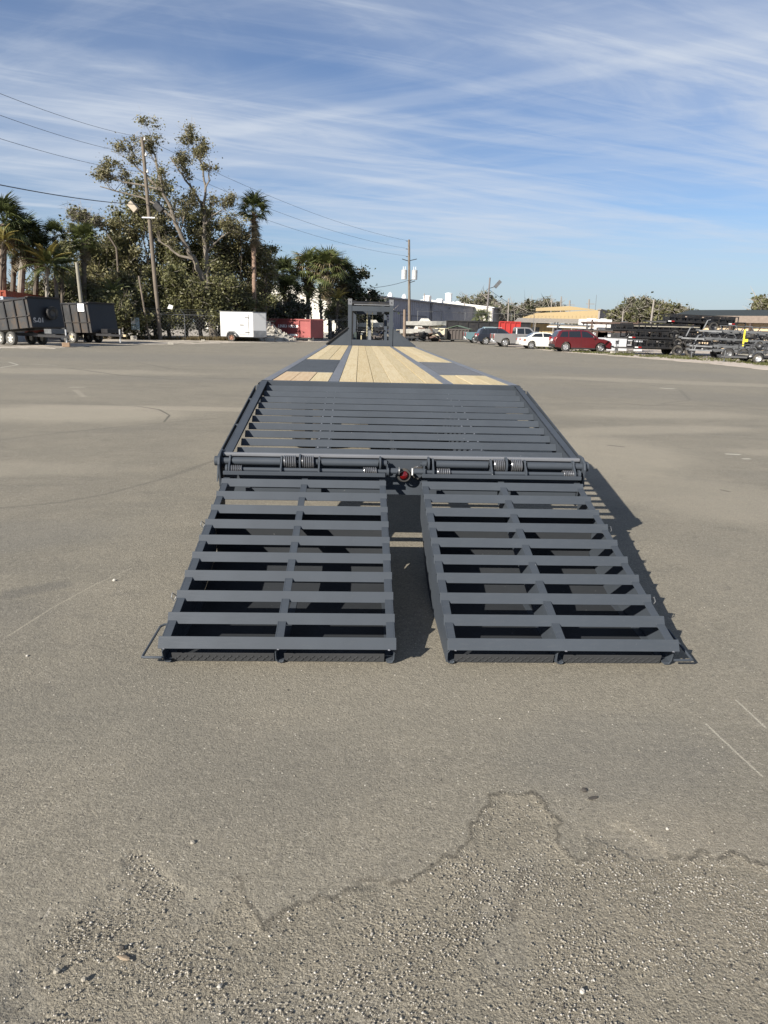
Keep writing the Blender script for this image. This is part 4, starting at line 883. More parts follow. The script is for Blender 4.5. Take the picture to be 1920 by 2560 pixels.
# orange shipping container and grey shed far left
ORG = M('orange_container_steel', (0.30, 0.06, 0.027), .6, 0, .2, .6, 8, 0, (0.2, 0.1, 0.07), .3)
def container(loc, rz, L, H, mat, label, cat='container', name='shipping_container'):
    e = empty(name, loc, rz, label, cat)
    for y0, y1, sgn in ((0, 0, -1), (2.44, 2.44, 1)):
        poly = []; x = .1; k = 0
        while x < L - .1: poly += [(x, (0 if k % 2 else .05) * -sgn + y0), (x + .14, (0 if k % 2 else .05) * -sgn + y0)]; x += .2; k += 1
        full = poly + [(poly[-1][0], y0 - sgn * .1), (poly[0][0], y0 - sgn * .1)]
        MB().prism(full if sgn < 0 else full[::-1], 'z', .15, H - .12).build('corrugated_side', mat, e)
    for x in (0, L - .1):
        poly = []; y = .1; k = 0; s_ = 1 if x > 0 else -1; xb = L if x > 0 else 0
        while y < 2.34: poly += [(xb - s_ * (0 if k % 2 else .05), y), (xb - s_ * (0 if k % 2 else .05), y + .14)]; y += .2; k += 1
        full = poly + [(xb - s_ * .1, poly[-1][1]), (xb - s_ * .1, poly[0][1])]
        MB().prism(full, 'z', .15, H - .12).build('corrugated_end', mat, e)
    fr = MB()
    for x in (-.01, L - .12):
        for y in (-.01, 2.32): fr.box(x, x + .13, y, y + .13, 0, H)
    for y in (-.005, 2.33): fr.box(.12, L - .12, y, y + .11, H - .12, H - .005); fr.box(.12, L - .12, y, y + .11, 0.001, .15)
    for x in (-.005, L - .105): fr.box(x, x + .11, .125, 2.32, H - .12, H - .005); fr.box(x, x + .11, .125, 2.32, .001, .15)
    fr.build('corner_frame', mat, e); MB().box(.1, L - .1, .1, 2.34, H - .06, H - .03).build('roof_sheet', mat, e)
    return e
pc_ = at(29, 860, 50); container((pc_.x, 50.0, 0), R(104), 12.0, at(30, 726, 50).z, ORG, 'orange red corrugated shipping container behind the black dump trailers')
pc_ = at(-40, 860, 46); pc_ = at(22, 860, 46); container((pc_.x - 7.1, 45.6, 0), R(3), 7.1, at(10, 741, 46).z, M('grey_container_steel', (0.30, 0.33, 0.36), .6), 'grey corrugated container in front of the orange one at the left image edge')

# ================================================================== POLES AND WIRES
def pole(name, top, base, r0, r1, label, group=None, mat=WOODPOLE, cat='utility pole'):
    e = empty(name, base, 0, label, cat, group); t = Vector(top) - Vector(base)
    n = 8; MB().tube([t * (i / n) + Vector((0, 0, 0)) for i in range(n + 1)], [r0 + (r1 - r0) * i / n for i in range(n + 1)], 14).build('shaft', mat, e, smooth=True)
    return e, t
YP = 62.0
b1 = at(400.6, 847, YP); b1.z = 0; t1 = at(355, 343, YP)
P1, tv = pole('utility_pole', t1, b1, .19, .13, 'tall leaning wooden pole with two floodlights in front of the half bare tree', 'wooden utility poles')
def on(tv, z): return tv * (z / tv.z)
for z in (t1.z - .25, at(357, 390, YP).z, at(362, 432, YP).z):
    p = on(tv, z); MB().lathe([(-.02, .05), (.02, .11), (.1, .11), (.14, .06), (.22, .07), (.26, .02)], (p.x + .2, p.y, p.z), 'z', 10).build('insulator', WHITE, P1, smooth=True)
z = at(375, 545, YP).z; p = on(tv, z)
MB().box(p.x - .55, p.x + .55, p.y - .26, p.y - .2, p.z - .05, p.z + .05).build('light_bracket', WHITE, P1)
BEI = M('beige_lamp_housing', (0.36, 0.31, 0.24), .6)
for dx, w_ in ((-1.2, 1), (.95, 0)):
    h_ = MB(); c_ = Vector((p.x + dx, p.y - .35, p.z + .75))
    h_.bar(c_ + Vector((-.25, 0, .35)), c_ + Vector((.3, 0, -.25)), .5, .45, (0, 1, .2)); fx = h_.build('floodlight', BEI if w_ else BLACK, P1, bev=.03)
    MB().bar(c_ + Vector((.0, .0, -.1)), Vector((p.x + dx * .4, p.y - .23, p.z)), .05, .05, (0, 1, 0)).build('lamp_arm', BLACK, fx)
b2 = at(1023.5, 846, 112); b2.z = 0; t2 = at(1022.5, 599, 112)
P2_, tv2 = pole('utility_pole', t2, b2, .24, .16, 'straight wooden pole with two grey transformers', 'wooden utility poles')
TGREY = M('transformer_grey', (0.42, 0.43, 0.43), .5)
z = at(1020, 686, 112).z; 
for dx in (-.78, .85):
    p = on(tv2, z); t_ = MB().lathe([(-.75, .01), (-.75, .42), (.55, .42), (.62, .44), (.68, .3), (.7, .01)], (p.x + dx, p.y - .1, p.z), 'z', 16).build('transformer', TGREY, P2_, smooth=True)
    for k in (-.15, .15): MB().cyl((p.x + dx + k, p.y - .1, p.z + .66), (p.x + dx + k, p.y - .1, p.z + 1.15), .05, 8).build('bushing', WHITE, t_)
for zz_, w_ in ((at(1021, 601, 112).z, .45), (at(1021, 621, 112).z, .5), (at(1021, 640, 112).z, .5)):
    p = on(tv2, zz_ - .1); MB().bar((p.x - w_, p.y, p.z), (p.x + .1, p.y, p.z), .08, .08).build('insulator_arm', BLACK, P2_)
for dx, py in ((-1.1, 653), (1.2, 652), (.6, 703), (.9, 707)):
    p = on(tv2, at(1021, py, 112).z); MB().bar((p.x, p.y, p.z), (p.x + dx, p.y, p.z + .3), .1, .1).build('cutout_switch', BLACK, P2_)
def wire(a, b_, sag, r, label, group='overhead wires between the poles', n=24):
    a, b_ = Vector(a), Vector(b_); pts = [a.lerp(b_, i / n) - Vector((0, 0, sag * 4 * (i / n) * (1 - i / n))) for i in range(n + 1)]
    return tag(MB().tube(pts, r, 5).build('overhead_wire', M('grey_wire', (0.05, 0.05, 0.055), .5)), label, 'wire', group)
WB = P1.location
for k, (py, lp, rp) in enumerate(((343, 228, 601), (388, 283, 621), (430, 343, 640))):
    q = WB + on(tv, at(358, py, YP).z); e = P2_.location + on(tv2, at(1021, rp, 112).z) - Vector((.4, 0, 0)); a = at(-30, lp - 6, 36)
    nm = ('top', 'middle', 'lowest thin')[k]
    wire(a, q, .25, .012, 'thin wire, %s one, from the left image edge to the leaning pole' % nm); wire(q, e, 1.0, .014, 'thin wire, %s one, from the leaning pole to the transformer pole' % nm)
q = WB + on(tv, at(368, 512, YP).z); a = at(-30, 456, 36); wire(a, q, .2, .028, 'thick black cable from the left image edge to the leaning pole below its middle')
e = P2_.location + on(tv2, at(1015, 700, 112).z); wire(q, e, 3.4, .032, 'thick black cable sagging past the palms to the transformer pole')
# short posts and far poles
def simple_pole(name, tpx, bpx, Y, r, label, cat='pole', mat=WOODPOLE, group='distant poles on the skyline', z0=True):
    b_ = at(*bpx, Y); t = at(*tpx, Y); d_ = (t - b_) / max(1e-6, t.z - b_.z); base = b_ - d_ * b_.z
    o = MB().tube([Vector((0, 0, 0)), t - base], [r, r * .75], 10).build(name, mat, None, smooth=True); o.location = base; return tag(o, label, cat, group)
PALEP = M('pale_sawn_post', (0.22, 0.205, 0.165), .85)
simple_pole('wooden_post', (191.5, 656), (203, 755), 52, .16, 'pale bare square cut post leaning left above the black dump trailers', 'post', PALEP, 'bare posts')
simple_pole('wooden_post', (347, 690), (369, 823), 61, .10, 'thin grey leaning post beside the leaning utility pole', 'post', WOODPOLE, 'bare posts')
ps = simple_pole('wooden_post', (1011.5, 774), (1011, 846), 80, .20, 'thick brown post stub right of the trailer headboard', 'post', M('brown_post', (0.17, 0.13, 0.10), .9, 0, .4, 1.5, 15), 'bare posts')
MB().cyl((.05, 0, 3.3), (.05, 0, 3.9), .04, 6).build('top_spike', BLACK, ps)
fp = simple_pole('light_pole', (1225, 694), (1216, 800), 150, .22, 'dark grey pole with a floodlight beside the small round palm', 'light pole', M('dark_pole', (0.13, 0.12, 0.12), .8))
z = at(1220, 722, 150).z; hd = MB().bar((.0, 0, z), (1.6, 0, z + .5), .12, .12).build('lamp_arm', BLACK, fp); fp_h = MB().bar((1.4, -.3, z + .3), (2.5, -.3, z + 1.6), .5, .7).build('lamp_head', GALV, fp)
DP = M('far_pole_wood', (0.22, 0.20, 0.18), .9)
for t, b_, Y, r, lb in (((1272, 746), (1270, 800), 190, .22, 'far pole with crossarm and drum left of the yellow building'), ((1379.5, 749), (1376.5, 800), 200, .2, 'leftmost of the thin poles above the yellow building'), ((1403.5, 741), (1400, 800), 200, .24, 'tallest pole above the yellow building roof'), ((1424.5, 751), (1422, 800), 200, .3, 'thick short pole right of the tallest above the yellow building'),
                        ((1473, 748), (1470, 800), 190, .26, 'pole above the right half of the yellow building'), ((1635, 750), (1624, 830), 110, .17, 'dark tipped pole in front of the right tree line'), ((1558, 778), (1554, 830), 110, .12, 'pale short pole in front of the left end of the right tree line'), ((1061, 734), (1061, 800), 200, .2, 'thin pole above the warehouse right of the transformers'), ((1074.5, 740), (1074.5, 800), 210, .2, 'short thin pole above the warehouse left of the roof tank'), ((1161, 755), (1161, 800), 215, .2, 'tiny pole on the skyline left of the far tree')):
    o = simple_pole('distant_pole', t, b_, Y, r, lb, 'pole', DP)
    if t[0] in (1272, 1473, 1424.5):
        h = Vector(o.dimensions).z if False else (at(*t, Y).z); MB().bar((-1.1, 0, h - 1.2), (1.1, 0, h - 1.2), .15, .15).build('crossarm', DP, o)
simple_pole('radio_mast', (1491.5, 737), (1486, 800), 190, .06, 'very thin pale mast right of the yellow building poles', 'mast', GALV)
wt = at(1575, 800, 420); e = empty('water_tower', (wt.x, wt.y, 0), 0, 'distant pale lattice tower above the right tree line', 'tower'); h = at(1575, 741, 420).z
for dx, dy in ((-2, -2), (2, -2), (2, 2), (-2, 2)): MB().tube([(dx, dy, 0), (dx * .5, dy * .5, h)], .18, 6).build('leg', GALV, e)
for k in range(5): z = h * (.35 + k * .14); MB().box(-1.6, 1.6, -1.6, 1.6, z, z + .25).build('platform', GALV, e)
wire(fp.location + Vector((0, 0, at(1221, 722, 150).z)), at(1330, 780, 250), .8, .05, 'far wire sloping down right from the floodlight pole')
wire(fp.location + Vector((0, 0, at(1221, 722, 150).z)), at(1190, 752, 190), .3, .05, 'far wire sloping down left from the floodlight pole')

# chain link fence with barbed wire arms: posts, rail, woven mesh
def fence(pts, label, H=2.2, arm=(0.35, -.1), every=3.0, group='chain link fences at the back of the yard'):
    pts = [Vector((*p[:2], 0)) for p in pts]; e = empty('chain_link_fence', pts[0], 0, label, 'fence', group); o0 = pts[0]
    MB().tube([p - o0 + Vector((0, 0, H)) for p in pts], .035, 6).build('top_rail', GALV, e)
    k = 0
    for a, c in zip(pts[:-1], pts[1:]):
        L = (c - a).length; n = max(1, int(L / every)); d = (c - a).normalized(); nrm = Vector((-d.y, d.x, 0))
        for i in range(n + (c == pts[-1])):
            p = a.lerp(c, i / n) - o0; pm = MB().cyl(p, p + Vector((0, 0, H + .05)), .04, 8).build('post', GALV, e)
            q = p + Vector((0, 0, H + .05)); MB().tube([q, q + Vector((-.30, -.15, .42))], .025, 6).build('barb_arm', GALV, pm)
        m_ = MB(); s = 0
        while s < L:
            for sg in (1, -1):
                q0 = a - o0 + d * s + nrm * .01 * sg; q1 = q0 + d * (H * .9 * sg)
                m_.add([q0 + Vector((0, 0, .05)), q0 + d * .018 + Vector((0, 0, .05)), q1 + d * .018 + Vector((0, 0, H)), q1 + Vector((0, 0, H))], [(0, 1, 2, 3)])
            s += .30
        m_.build('woven_mesh', GALV, e, kind='stuff')
        for j in (0, 1, 2):
            off = Vector((-.10 * (j + 1), -.05 * (j + 1), .15 * (j + 1) + .02)); MB().tube([a - o0 + Vector((0, 0, H)) + off, c - o0 + Vector((0, 0, H)) + off], .008, 4).build('barbed_wire', GALV, e)
    return e
fence([(-24.5, 60.5), (-12.2, 66.3)], 'chain link fence in front of the thicket left of the white cargo trailer')
fence([(-12.2, 76.5), (-3.5, 79)], 'chain link fence running behind the red roll off bin')
fence([(4.8, 118), (25, 122)], 'barbed wire topped fence in front of the long warehouse', 4.2, every=3.6)

# ================================================================== VEHICLES
def wheel(parent, x, y, r, w, side, rim=RIM, tyre=RUBBER, spokes=5, face='y', hub=.62):
    s = side
    t = MB().lathe([(-w / 2, r * hub), (-w / 2, r * .93), (-w * .35, r), (w * .35, r), (w / 2, r * .93), (w / 2, r * hub)], (x, y, r), 'y', 24).build('wheel', tyre, parent, smooth=True)
    mb = MB().lathe([(s * w * .42, r * hub), (s * w * .47, r * hub * .93), (s * w * .30, r * hub * .86), (s * w * .05, r * hub * .80), (s * w * .05, .02), ], (x, y, r), 'y', 24)
    for k in range(spokes):
        a = 2 * math.pi * k / spokes + .3; ca, sa = math.cos(a), math.sin(a)
        mb.bar((x + ca * .02, y + s * w * .40, r + sa * .02), (x + ca * r * hub * .92, y + s * w * .38, r + sa * r * hub * .92), r * .16, w * .12, (0, 1, 0))
    mb.lathe([(s * w * .44, .001), (s * w * .44, r * .14), (s * w * .30, r * .18)], (x, y, r), 'y', 12)
    mb.build('rim', rim, t, smooth=True); return t
DARKTRIM = M('black_plastic_trim', (0.018, 0.018, 0.019), .55); PLATE = M('white_number_plate', (0.75, 0.75, 0.72), .5); AMBER = M('amber_lens', (0.6, 0.2, 0.02), .3)
def car(name, loc, rz, label, paint, spec, cat='car', group='cars and pickups parked in a row on the right'):
    e = empty(name, loc, rz, label, cat, group); S = spec; W = S['W'] / 2; ar, wr = S['arch'], S['wheel']
    fx, rx = S['fx'], S['rx']
    def arch(cx, sgn):
        return [(cx + ar * math.cos(a) * sgn, wr + ar * math.sin(a)) for a in [R(k) for k in (-8, 15, 40, 65, 90, 115, 140, 165, 188)]]
    low = S['low']; prof = list(S['tail']) + list(S['nose']) + arch(fx, 1) + arch(rx, 1)       # clockwise from the rear bottom over the top to the nose
    layers = [(-W, .0), (-W + .07, .045), ]
    def layer(y, inset, flip=False):
        cx = sum(p[0] for p in prof) / len(prof); cz = .75; out = []
        for x, z in prof:
            dx, dz = (x - cx), (z - cz); L = math.hypot(dx, dz); k = inset / L
            out.append((x - dx * k, y, z - dz * k))
        return out
    mb = MB(); seq_ = [(-W, .06), (-W + .025, .02), (-W + .10, 0), (W - .10, 0), (W - .025, .02), (W, .06)]; n = len(prof)
    vs = []; 
    for y, i_ in seq_: vs += layer(y, i_)
    fs = [tuple(range(n)), tuple(range(len(vs) - n, len(vs)))[::-1]]
    for k in range(len(seq_) - 1):
        for i in range(n): fs.append((k * n + i, k * n + (i + 1) % n, (k + 1) * n + (i + 1) % n, (k + 1) * n + i))
    mb.add(vs, fs); body = mb.build('body', paint, e, smooth=True)
    body.modifiers['n'].split_angle = R(32)
    cab = S['cab']; zb = min(p[1] for p in cab); zt = max(p[1] for p in cab); Wb, Wt = W - .07, W - .28
    def sy(z): return Wb + (Wt - Wb) * (z - zb) / (zt - zb)
    m_ = len(cab); vs = [(x, -sy(z), z) for x, z in cab] + [(x, sy(z), z) for x, z in cab]
    cb = MB().add(vs, [tuple(range(m_)), tuple(range(m_, 2 * m_))[::-1]] + [(i, m_ + i, m_ + (i + 1) % m_, (i + 1) % m_) for i in range(m_)]).build('cabin', paint, e, bev=.04)
    for s in (-1, 1):
        for wpoly in S['win']:
            vs = [(x, s * (sy(z) + .006), z) for x, z in wpoly] + [(x, s * (sy(z) - .01), z) for x, z in wpoly]; k = len(wpoly)
            MB().add(vs, [tuple(range(k)), tuple(range(k, 2 * k))[::-1]] + [(i, (i + 1) % k, k + (i + 1) % k, k + i) for i in range(k)]).build('window', GLASS, e)
    for nm, (a, c) in (('windscreen', S['ws']), ('rear_window', S['rw'])):
        nx_, nz_ = (c[1] - a[1]), -(c[0] - a[0]); L = math.hypot(nx_, nz_); sg = 1 if nm == 'windscreen' else -1
        nx_, nz_ = nx_ / L * .008, nz_ / L * .008
        if (nx_ > 0) != (sg > 0): nx_, nz_ = -nx_, -nz_
        vs = [(a[0] + nx_, y, a[1] + nz_) for y in (-sy(a[1]) + .07, sy(a[1]) - .07)] + [(c[0] + nx_, y, c[1] + nz_) for y in (sy(c[1]) - .08, -sy(c[1]) + .08)]
        vs += [(v[0] - 3 * nx_, v[1], v[2] - 3 * nz_) for v in vs]
        MB().add(vs, [(0, 1, 2, 3), (7, 6, 5, 4), (0, 4, 5, 1), (1, 5, 6, 2), (2, 6, 7, 3), (3, 7, 4, 0)]).build(nm, GLASS, e)
    for x in (fx, rx):
        for s in (-1, 1): wheel(e, x, s * (W - .13), wr, .23, s, spokes=S.get('spokes', 5))
    MB().box(rx - .3, fx + .3, -W + .3, W - .3, wr * .6, wr * 1.15).build('underbody', DARKTRIM, e)
    xr, xf = min(p[0] for p in prof), max(p[0] for p in prof)
    for s in (-1, 1):
        a, b_ = sorted((s * (W - .012), s * (W - .26))); z0, z1 = S['tl']
        MB().box(xr - .006 + S.get('tlx', 0), xr + .16, a, b_, z0, z1).build('tail_light', REDLIGHT, e, bev=.02)
        z0, z1 = S['hl']; MB().box(xf - .32, xf - .03, *sorted((s * (W - .03), s * (W - .40))), z0, z1).build('headlight', M('clear_headlight', (0.6, 0.62, 0.64), .15), e, bev=.02)
        for hxp in S['handles']: MB().box(hxp, hxp + .18, *sorted((s * (W - .01), s * (W + .018))), S['hz'], S['hz'] + .035).build('door_handle', S.get('hm', paint), e)
        for sx_ in S['seams']: MB().box(sx_, sx_ + .012, *sorted((s * (W - .02), s * (W + .0015))), .32, S['hz'] + .12).build('door_seam', DARKTRIM, e)
        mx_ = S['mirror']; MB().box(mx_, mx_ + .14, *sorted((s * (W - .05), s * (W + .16))), S['hz'] + .14, S['hz'] + .30).build('mirror', S.get('hm', paint), e, bev=.03)
        a, b_ = sorted((s * (W - .03), s * (W + .006))); MB().box(rx + ar, fx - ar, a, b_, .24, .34).build('sill_trim', S.get('sill', DARKTRIM), e)
    MB().box(xr - .012, xr + .1, -.26, .26, *S['plate']).build('number_plate', PLATE, e)
    a = S.get('bumper', DARKTRIM); MB().box(xr - .03, xr + .3, -W + .08, W - .08, .36, .58).build('rear_bumper', a, e, bev=.04); MB().box(xf - .3, xf + .02, -W + .12, W - .12, .28, .5).build('front_bumper', DARKTRIM, e, bev=.04)
    return e
def paintm(n, c, coat=.8, rough=.35, metal=0.0): return M(n, c, rough, metal, .06, .8, 20, 0, (0.2, .18, .15), .0, .5, coat)
RED = paintm('deep_red_paint', (0.075, 0.0025, 0.005)); WHT = paintm('white_car_paint', (0.58, 0.58, 0.55)); SIL = paintm('silver_grey_paint', (0.20, 0.195, 0.19), .5, .4, .3); NAVY = paintm('dark_navy_paint', (0.014, 0.017, 0.025)); TEAL = paintm('teal_paint', (0.10, 0.165, 0.18), .6)
suv = dict(W=1.92, arch=.44, wheel=.37, fx=1.45, rx=-1.40, low=.3, tail=[(-2.24, .36), (-2.34, .62), (-2.33, .95), (-2.22, 1.12)], nose=[(1.05, 1.12), (1.2, 1.09), (1.75, 1.02), (2.15, .90), (2.31, .72), (2.33, .48), (2.24, .30)],
           cab=[(-2.25, 1.08), (-2.0, 1.60), (-1.7, 1.69), (-.2, 1.73), (.35, 1.68), (1.25, 1.08)], win=[[(-1.95, 1.15), (-1.72, 1.56), (-1.25, 1.60), (-1.25, 1.15)], [(-1.18, 1.15), (-1.18, 1.60), (-.28, 1.63), (-.22, 1.15)], [(-.12, 1.15), (-.18, 1.63), (.25, 1.60), (.98, 1.15)]],
           ws=((.45, 1.64), (1.20, 1.15)), rw=((-2.02, 1.55), (-2.22, 1.16)), tl=(.86, 1.14), hl=(.70, .88), handles=(-1.05, .0), hz=.93, seams=(-1.2, -.2, .95), mirror=.75, plate=(.82, .98), spokes=5)
sedan = dict(W=1.80, arch=.40, wheel=.33, fx=1.42, rx=-1.30, low=.3, tail=[(-2.22, .34), (-2.34, .55), (-2.32, .86), (-2.2, .98), (-1.55, 1.02)], nose=[(1.0, .98), (1.6, .90), (2.1, .80), (2.28, .62), (2.30, .45), (2.2, .26)],
             cab=[(-1.75, .98), (-1.05, 1.37), (-.6, 1.44), (.1, 1.44), (.45, 1.38), (1.25, .96)], win=[[(-1.35, 1.04), (-.98, 1.32), (-.35, 1.37), (-.32, 1.04)], [(-.24, 1.04), (-.27, 1.37), (.32, 1.34), (.95, 1.04)]],
             ws=((.50, 1.35), (1.2, 1.0)), rw=((-1.10, 1.34), (-1.68, 1.02)), tl=(.72, .90), hl=(.60, .76), handles=(-.95, .1), hz=.82, seams=(-1.05, -.28, .85), mirror=.65, plate=(.66, .80), spokes=6, bumper=WHT, sill=WHT)
truck = dict(W=2.0, arch=.47, wheel=.40, fx=1.85, rx=-1.65, low=.4, tail=[(-2.72, .55), (-2.78, .7), (-2.78, 1.16), (-2.72, 1.22), (-.62, 1.24), (-.60, 1.16)], nose=[(1.15, 1.16), (1.6, 1.12), (2.5, 1.05), (2.72, .92), (2.76, .6), (2.66, .42)],
             cab=[(-.66, 1.12), (-.62, 1.78), (-.5, 1.86), (.4, 1.88), (.75, 1.82), (1.5, 1.12)], win=[[(-.50, 1.24), (-.50, 1.72), (.12, 1.75), (.15, 1.24)], [(.24, 1.24), (.20, 1.75), (.62, 1.73), (1.18, 1.24)]],
             ws=((.82, 1.76), (1.42, 1.2)), rw=((-.63, 1.72), (-.66, 1.28)), tl=(.78, 1.18), hl=(.80, 1.0), handles=(-.42, .32), hz=1.02, seams=(-.6, .18, 1.2), mirror=1.02, plate=(.60, .74), spokes=6, bumper=RIM)
def gx_(px, py): return G(px, py)
c1 = car('parked_suv', (15.65, 57.25, 0), R(1), 'dark red SUV, nearest vehicle of the parked row, its rear toward the transformer pole', RED, suv, 'SUV')
c2 = car('parked_sedan', (14.0, 63.2, 0), R(1.5), 'white four door sedan parked between the red SUV and the silver pickup', WHT, sedan, 'car')
dmg = MB().prism([(-2.05, .66), (-2.0, .86), (-1.85, .88), (-1.8, .70), (-1.92, .64)], 'y', -.902, -.88).build('bare_quarter_patch', M('rusty_brown_primer', (0.24, 0.12, 0.08), .8), c2)
c3 = car('parked_pickup', (12.8, 68.1, 0), R(2), 'silver grey pickup truck parked between the white sedan and the dark SUV', SIL, truck, 'pickup truck')
c4 = car('parked_suv', (11.75, 75.6, 0), R(2), 'small dark navy SUV half hidden behind the silver pickup', NAVY, suv, 'SUV')
MB().box(-1.5, .3, -.6, -.55, 1.78, 1.83).build('roof_rail', RIM, c4)
c5 = car('parked_pickup', (11.6, 81.8, 0), R(2), 'teal grey pickup truck, farthest of the parked row', TEAL, truck, 'pickup truck')

# ---- white cargo trailer
ct0 = G(553, 853); CT = empty('cargo_trailer', (-15.05, 63.0, 0), R(-3), 'small white enclosed cargo trailer with side door standing by the fence', 'trailer')
zt = 2.55
mb = MB(); mb.prism([(0, 0), (2.95, 0), (3.95, .85), (3.95, 1.0), (2.95, 1.85), (0, 1.85)], 'z', .42, zt); mb.build('box_body', WHITE, CT, bev=.03)
MB().prism([(-.01, -.012), (2.97, -.012), (3.97, .84), (3.97, 1.01), (2.96, 1.87), (-.01, 1.87)], 'z', zt + .002, zt + .05).build('roof_trim', GALV, CT)
dr = MB().box(1.78, 2.55, -.02, -.003, .62, 2.35).build('side_door', M('door_white', (0.55, 0.55, 0.54), .4), CT)
sd = MB(); 
for a in ((1.76, 1.785, .60, 2.37), (2.545, 2.57, .60, 2.37), (1.785, 2.545, 2.345, 2.37), (1.785, 2.545, .60, .625)): sd.box(a[0], a[1], -.026, -.0205, a[2], a[3])
sd.build('door_frame', GALV, dr); MB().box(1.80, 2.1, -.06, -.021, 1.42, 1.47).build('door_latch', BLACK, dr)
for z in (.78, 2.05): MB().box(2.25, 2.62, -.05, -.021, z, z + .05).build('door_hinge', BLACK, dr)
MB().bar((2.985, -.01, .70), (3.92, .79, .70), .012, .56).build('stone_guard', M('dull_diamond_plate', (0.24, 0.245, 0.25), .5, .3), CT)
mb = MB(); mb.prism([(.55, .42), (.62, .72), (.80, .90), (1.25, .90), (1.45, .72), (1.55, .42), (1.47, .42), (1.38, .68), (1.2, .82), (.85, .82), (.70, .68), (.63, .42)], 'y', -.26, -.013); mb.build('fender', GALV, CT)
for y, s in ((-.13, -1), (1.98, 1)): wheel(CT, 1.03, y, .34, .2, s, M('rusty_white_rim', (0.30, 0.16, 0.11), .8), RUBBER, 5)
MB().bar((3.9, .92, .40), (5.1, .92, .40), .1, .08).build('tongue', BLACK, CT); MB().cyl((4.7, .92, .01), (4.7, .92, .7), .035, 8).build('tongue_jack', BLACK, CT)
MB().box(0, 3.9, .05, 1.8, .36, .419).build('chassis', BLACK, CT)

# ---- roll off bins
def bin_(loc, rz, L, Wd, H, mat, label, nrib=4, text=None, name='roll_off_bin', cat='dumpster', lid=None, group='dumpsters at the back of the yard'):
    e = empty(name, loc, rz, label, cat, group); t = .05
    MB().box(0, L, -Wd, -Wd + t, .32, H).build('far_side', mat, e); MB().box(0, L, -t, 0, .32, H).build('side_panel', mat, e)
    MB().box(0, t, -Wd + t + .001, -t - .001, .32, H).build('end_panel', mat, e)
    dr_ = MB().box(L - t, L, -Wd + t + .001, -t - .001, .32, H).build('end_door', mat, e)
    MB().box(.05, L - .05, -Wd + .05, -.05, .20, .319).build('floor_pan', BLACK, e)
    for k in range(nrib + 1):
        x = k * (L - .12) / nrib; MB().box(x, x + .12, .001, .11, .34, H - .1).build('side_rib', mat, e)
    MB().box(-.02, L + .02, .0, .12, H - .099, H + .04).build('top_rail', mat, e); MB().box(-.02, L + .02, -Wd - .02, -Wd + .1, H - .05, H + .04).build('top_rail', mat, e)
    MB().box(.0, L, .001, .10, .2, .335).build('bottom_rail', BLACK, e)
    MB().box(L * .8, L + .02, .02, .05, (H + .32) / 2, (H + .32) / 2 + .05).build('mid_rail', mat, e)
    for y in (-.4, -Wd + .4): MB().cyl((L - .4, y - .08, .12), (L - .4, y + .08, .12), .12, 12).build('roller', BLACK, e)
    for y in (-.3, -Wd / 2, -Wd + .3): MB().box(L + .001, L + .06, y - .05, y + .05, .34, H - .05).build('door_rib', mat, dr_)
    MB().box(L + .061, L + .10, -Wd * .62, -Wd * .45, 1.0, 1.25).build('door_latch', BLACK, dr_)
    return e
BRED = M('faded_red_bin_paint', (0.26, 0.065, 0.062), .6, 0, .18, 1, 12, 0, (0.3, 0.12, 0.09), .2)
# local +y faces the camera side here, so turn it half round
rbn = bin_((-7.75, 70.6, 0), R(153), 5.6, 2.3, 2.1, BRED, 'faded red roll off bin with white lettering behind the rubble heap', 4)
WTXT = M('white_lettering', (0.85, 0.85, 0.82), .6)
for k, (tx, x, z, s) in enumerate((('LINK', 3.58, 1.40, .42), ('&', 2.98, 1.40, .36), ('HAULIN', 2.11, 1.40, .36))):
    text_mesh('lettering', tx, s, WTXT, rbn, (x, .012, z), (R(90), 0, R(180)), .004, .012)
text_mesh('lettering', 'SERVICE', .26, WTXT, rbn, (2.75, .012, .55), (R(90), 0, R(180)), .004, .008) if False else None
for x, w_ in ((3.48, 1.05), (2.11, 1.05)): MB().box(x - w_ / 2, x + w_ / 2, .001, .012, .48, .66).build('white_stripe', WTXT, rbn)
for z, w_ in ((1.8, .9), (1.5, .6), (1.25, .8), (.95, .6), (.7, .9)): MB().box(4.85 - w_ / 2, 4.85 + w_ / 2, .001, .010, z, z + .1).build('faded_stripe', M('faded_white_lettering', (0.42, 0.36, 0.35), .7), rbn)
CRM = M('cream_bin_paint', (0.44, 0.41, 0.30), .7, 0, .15, 1, 12, 0, (0.3, 0.26, 0.18), .35); GRN = M('dull_green_bin_paint', (0.08, 0.13, 0.08), .65, 0, .2, 1, 12, 0, (0.25, 0.2, 0.15), .3); DKB = M('dark_brown_bin_paint', (0.055, 0.045, 0.04), .7, 0, .3, 1, 12)
p = G(1090, 847); bc = bin_((6.9, 86.0, 0), R(160), 2.1, 2.0, 1.55, CRM, 'small cream coloured dumpster left of the ribbed green one', 1)
bg_ = bin_((9.9, 86.4, 0), R(165), 2.6, 2.2, 1.5, DKB, 'dark ribbed dumpster with a sloping green lid', 6)
MB().prism([(-.1, 1.52), (.0, 1.56), (1.5, 1.95), (2.7, 1.62), (2.7, 1.57), (1.5, 1.90)], 'y', -2.3, .15).build('sloping_lid', GRN, bg_); MB().prism([(-.02, .8), (-.02, 1.5), (-.07, 1.5), (-.07, .8)], 'y', -2.1, -.1).build('green_end', GRN, bg_)
bl = bin_((19.5, 97, 0), R(176), 11.5, 2.3, 2.6, BLACK, 'long black roll off bin behind the teal pickup and the green dumpster', 8)
rl_ = bin_((16.3, 87.2, 0), R(172), 2.6, 2.2, 2.55, M('bright_red_bin_paint', (0.30, 0.014, 0.01), .5, 0, .1), 'bright red bin showing behind the silver pickup', 4)

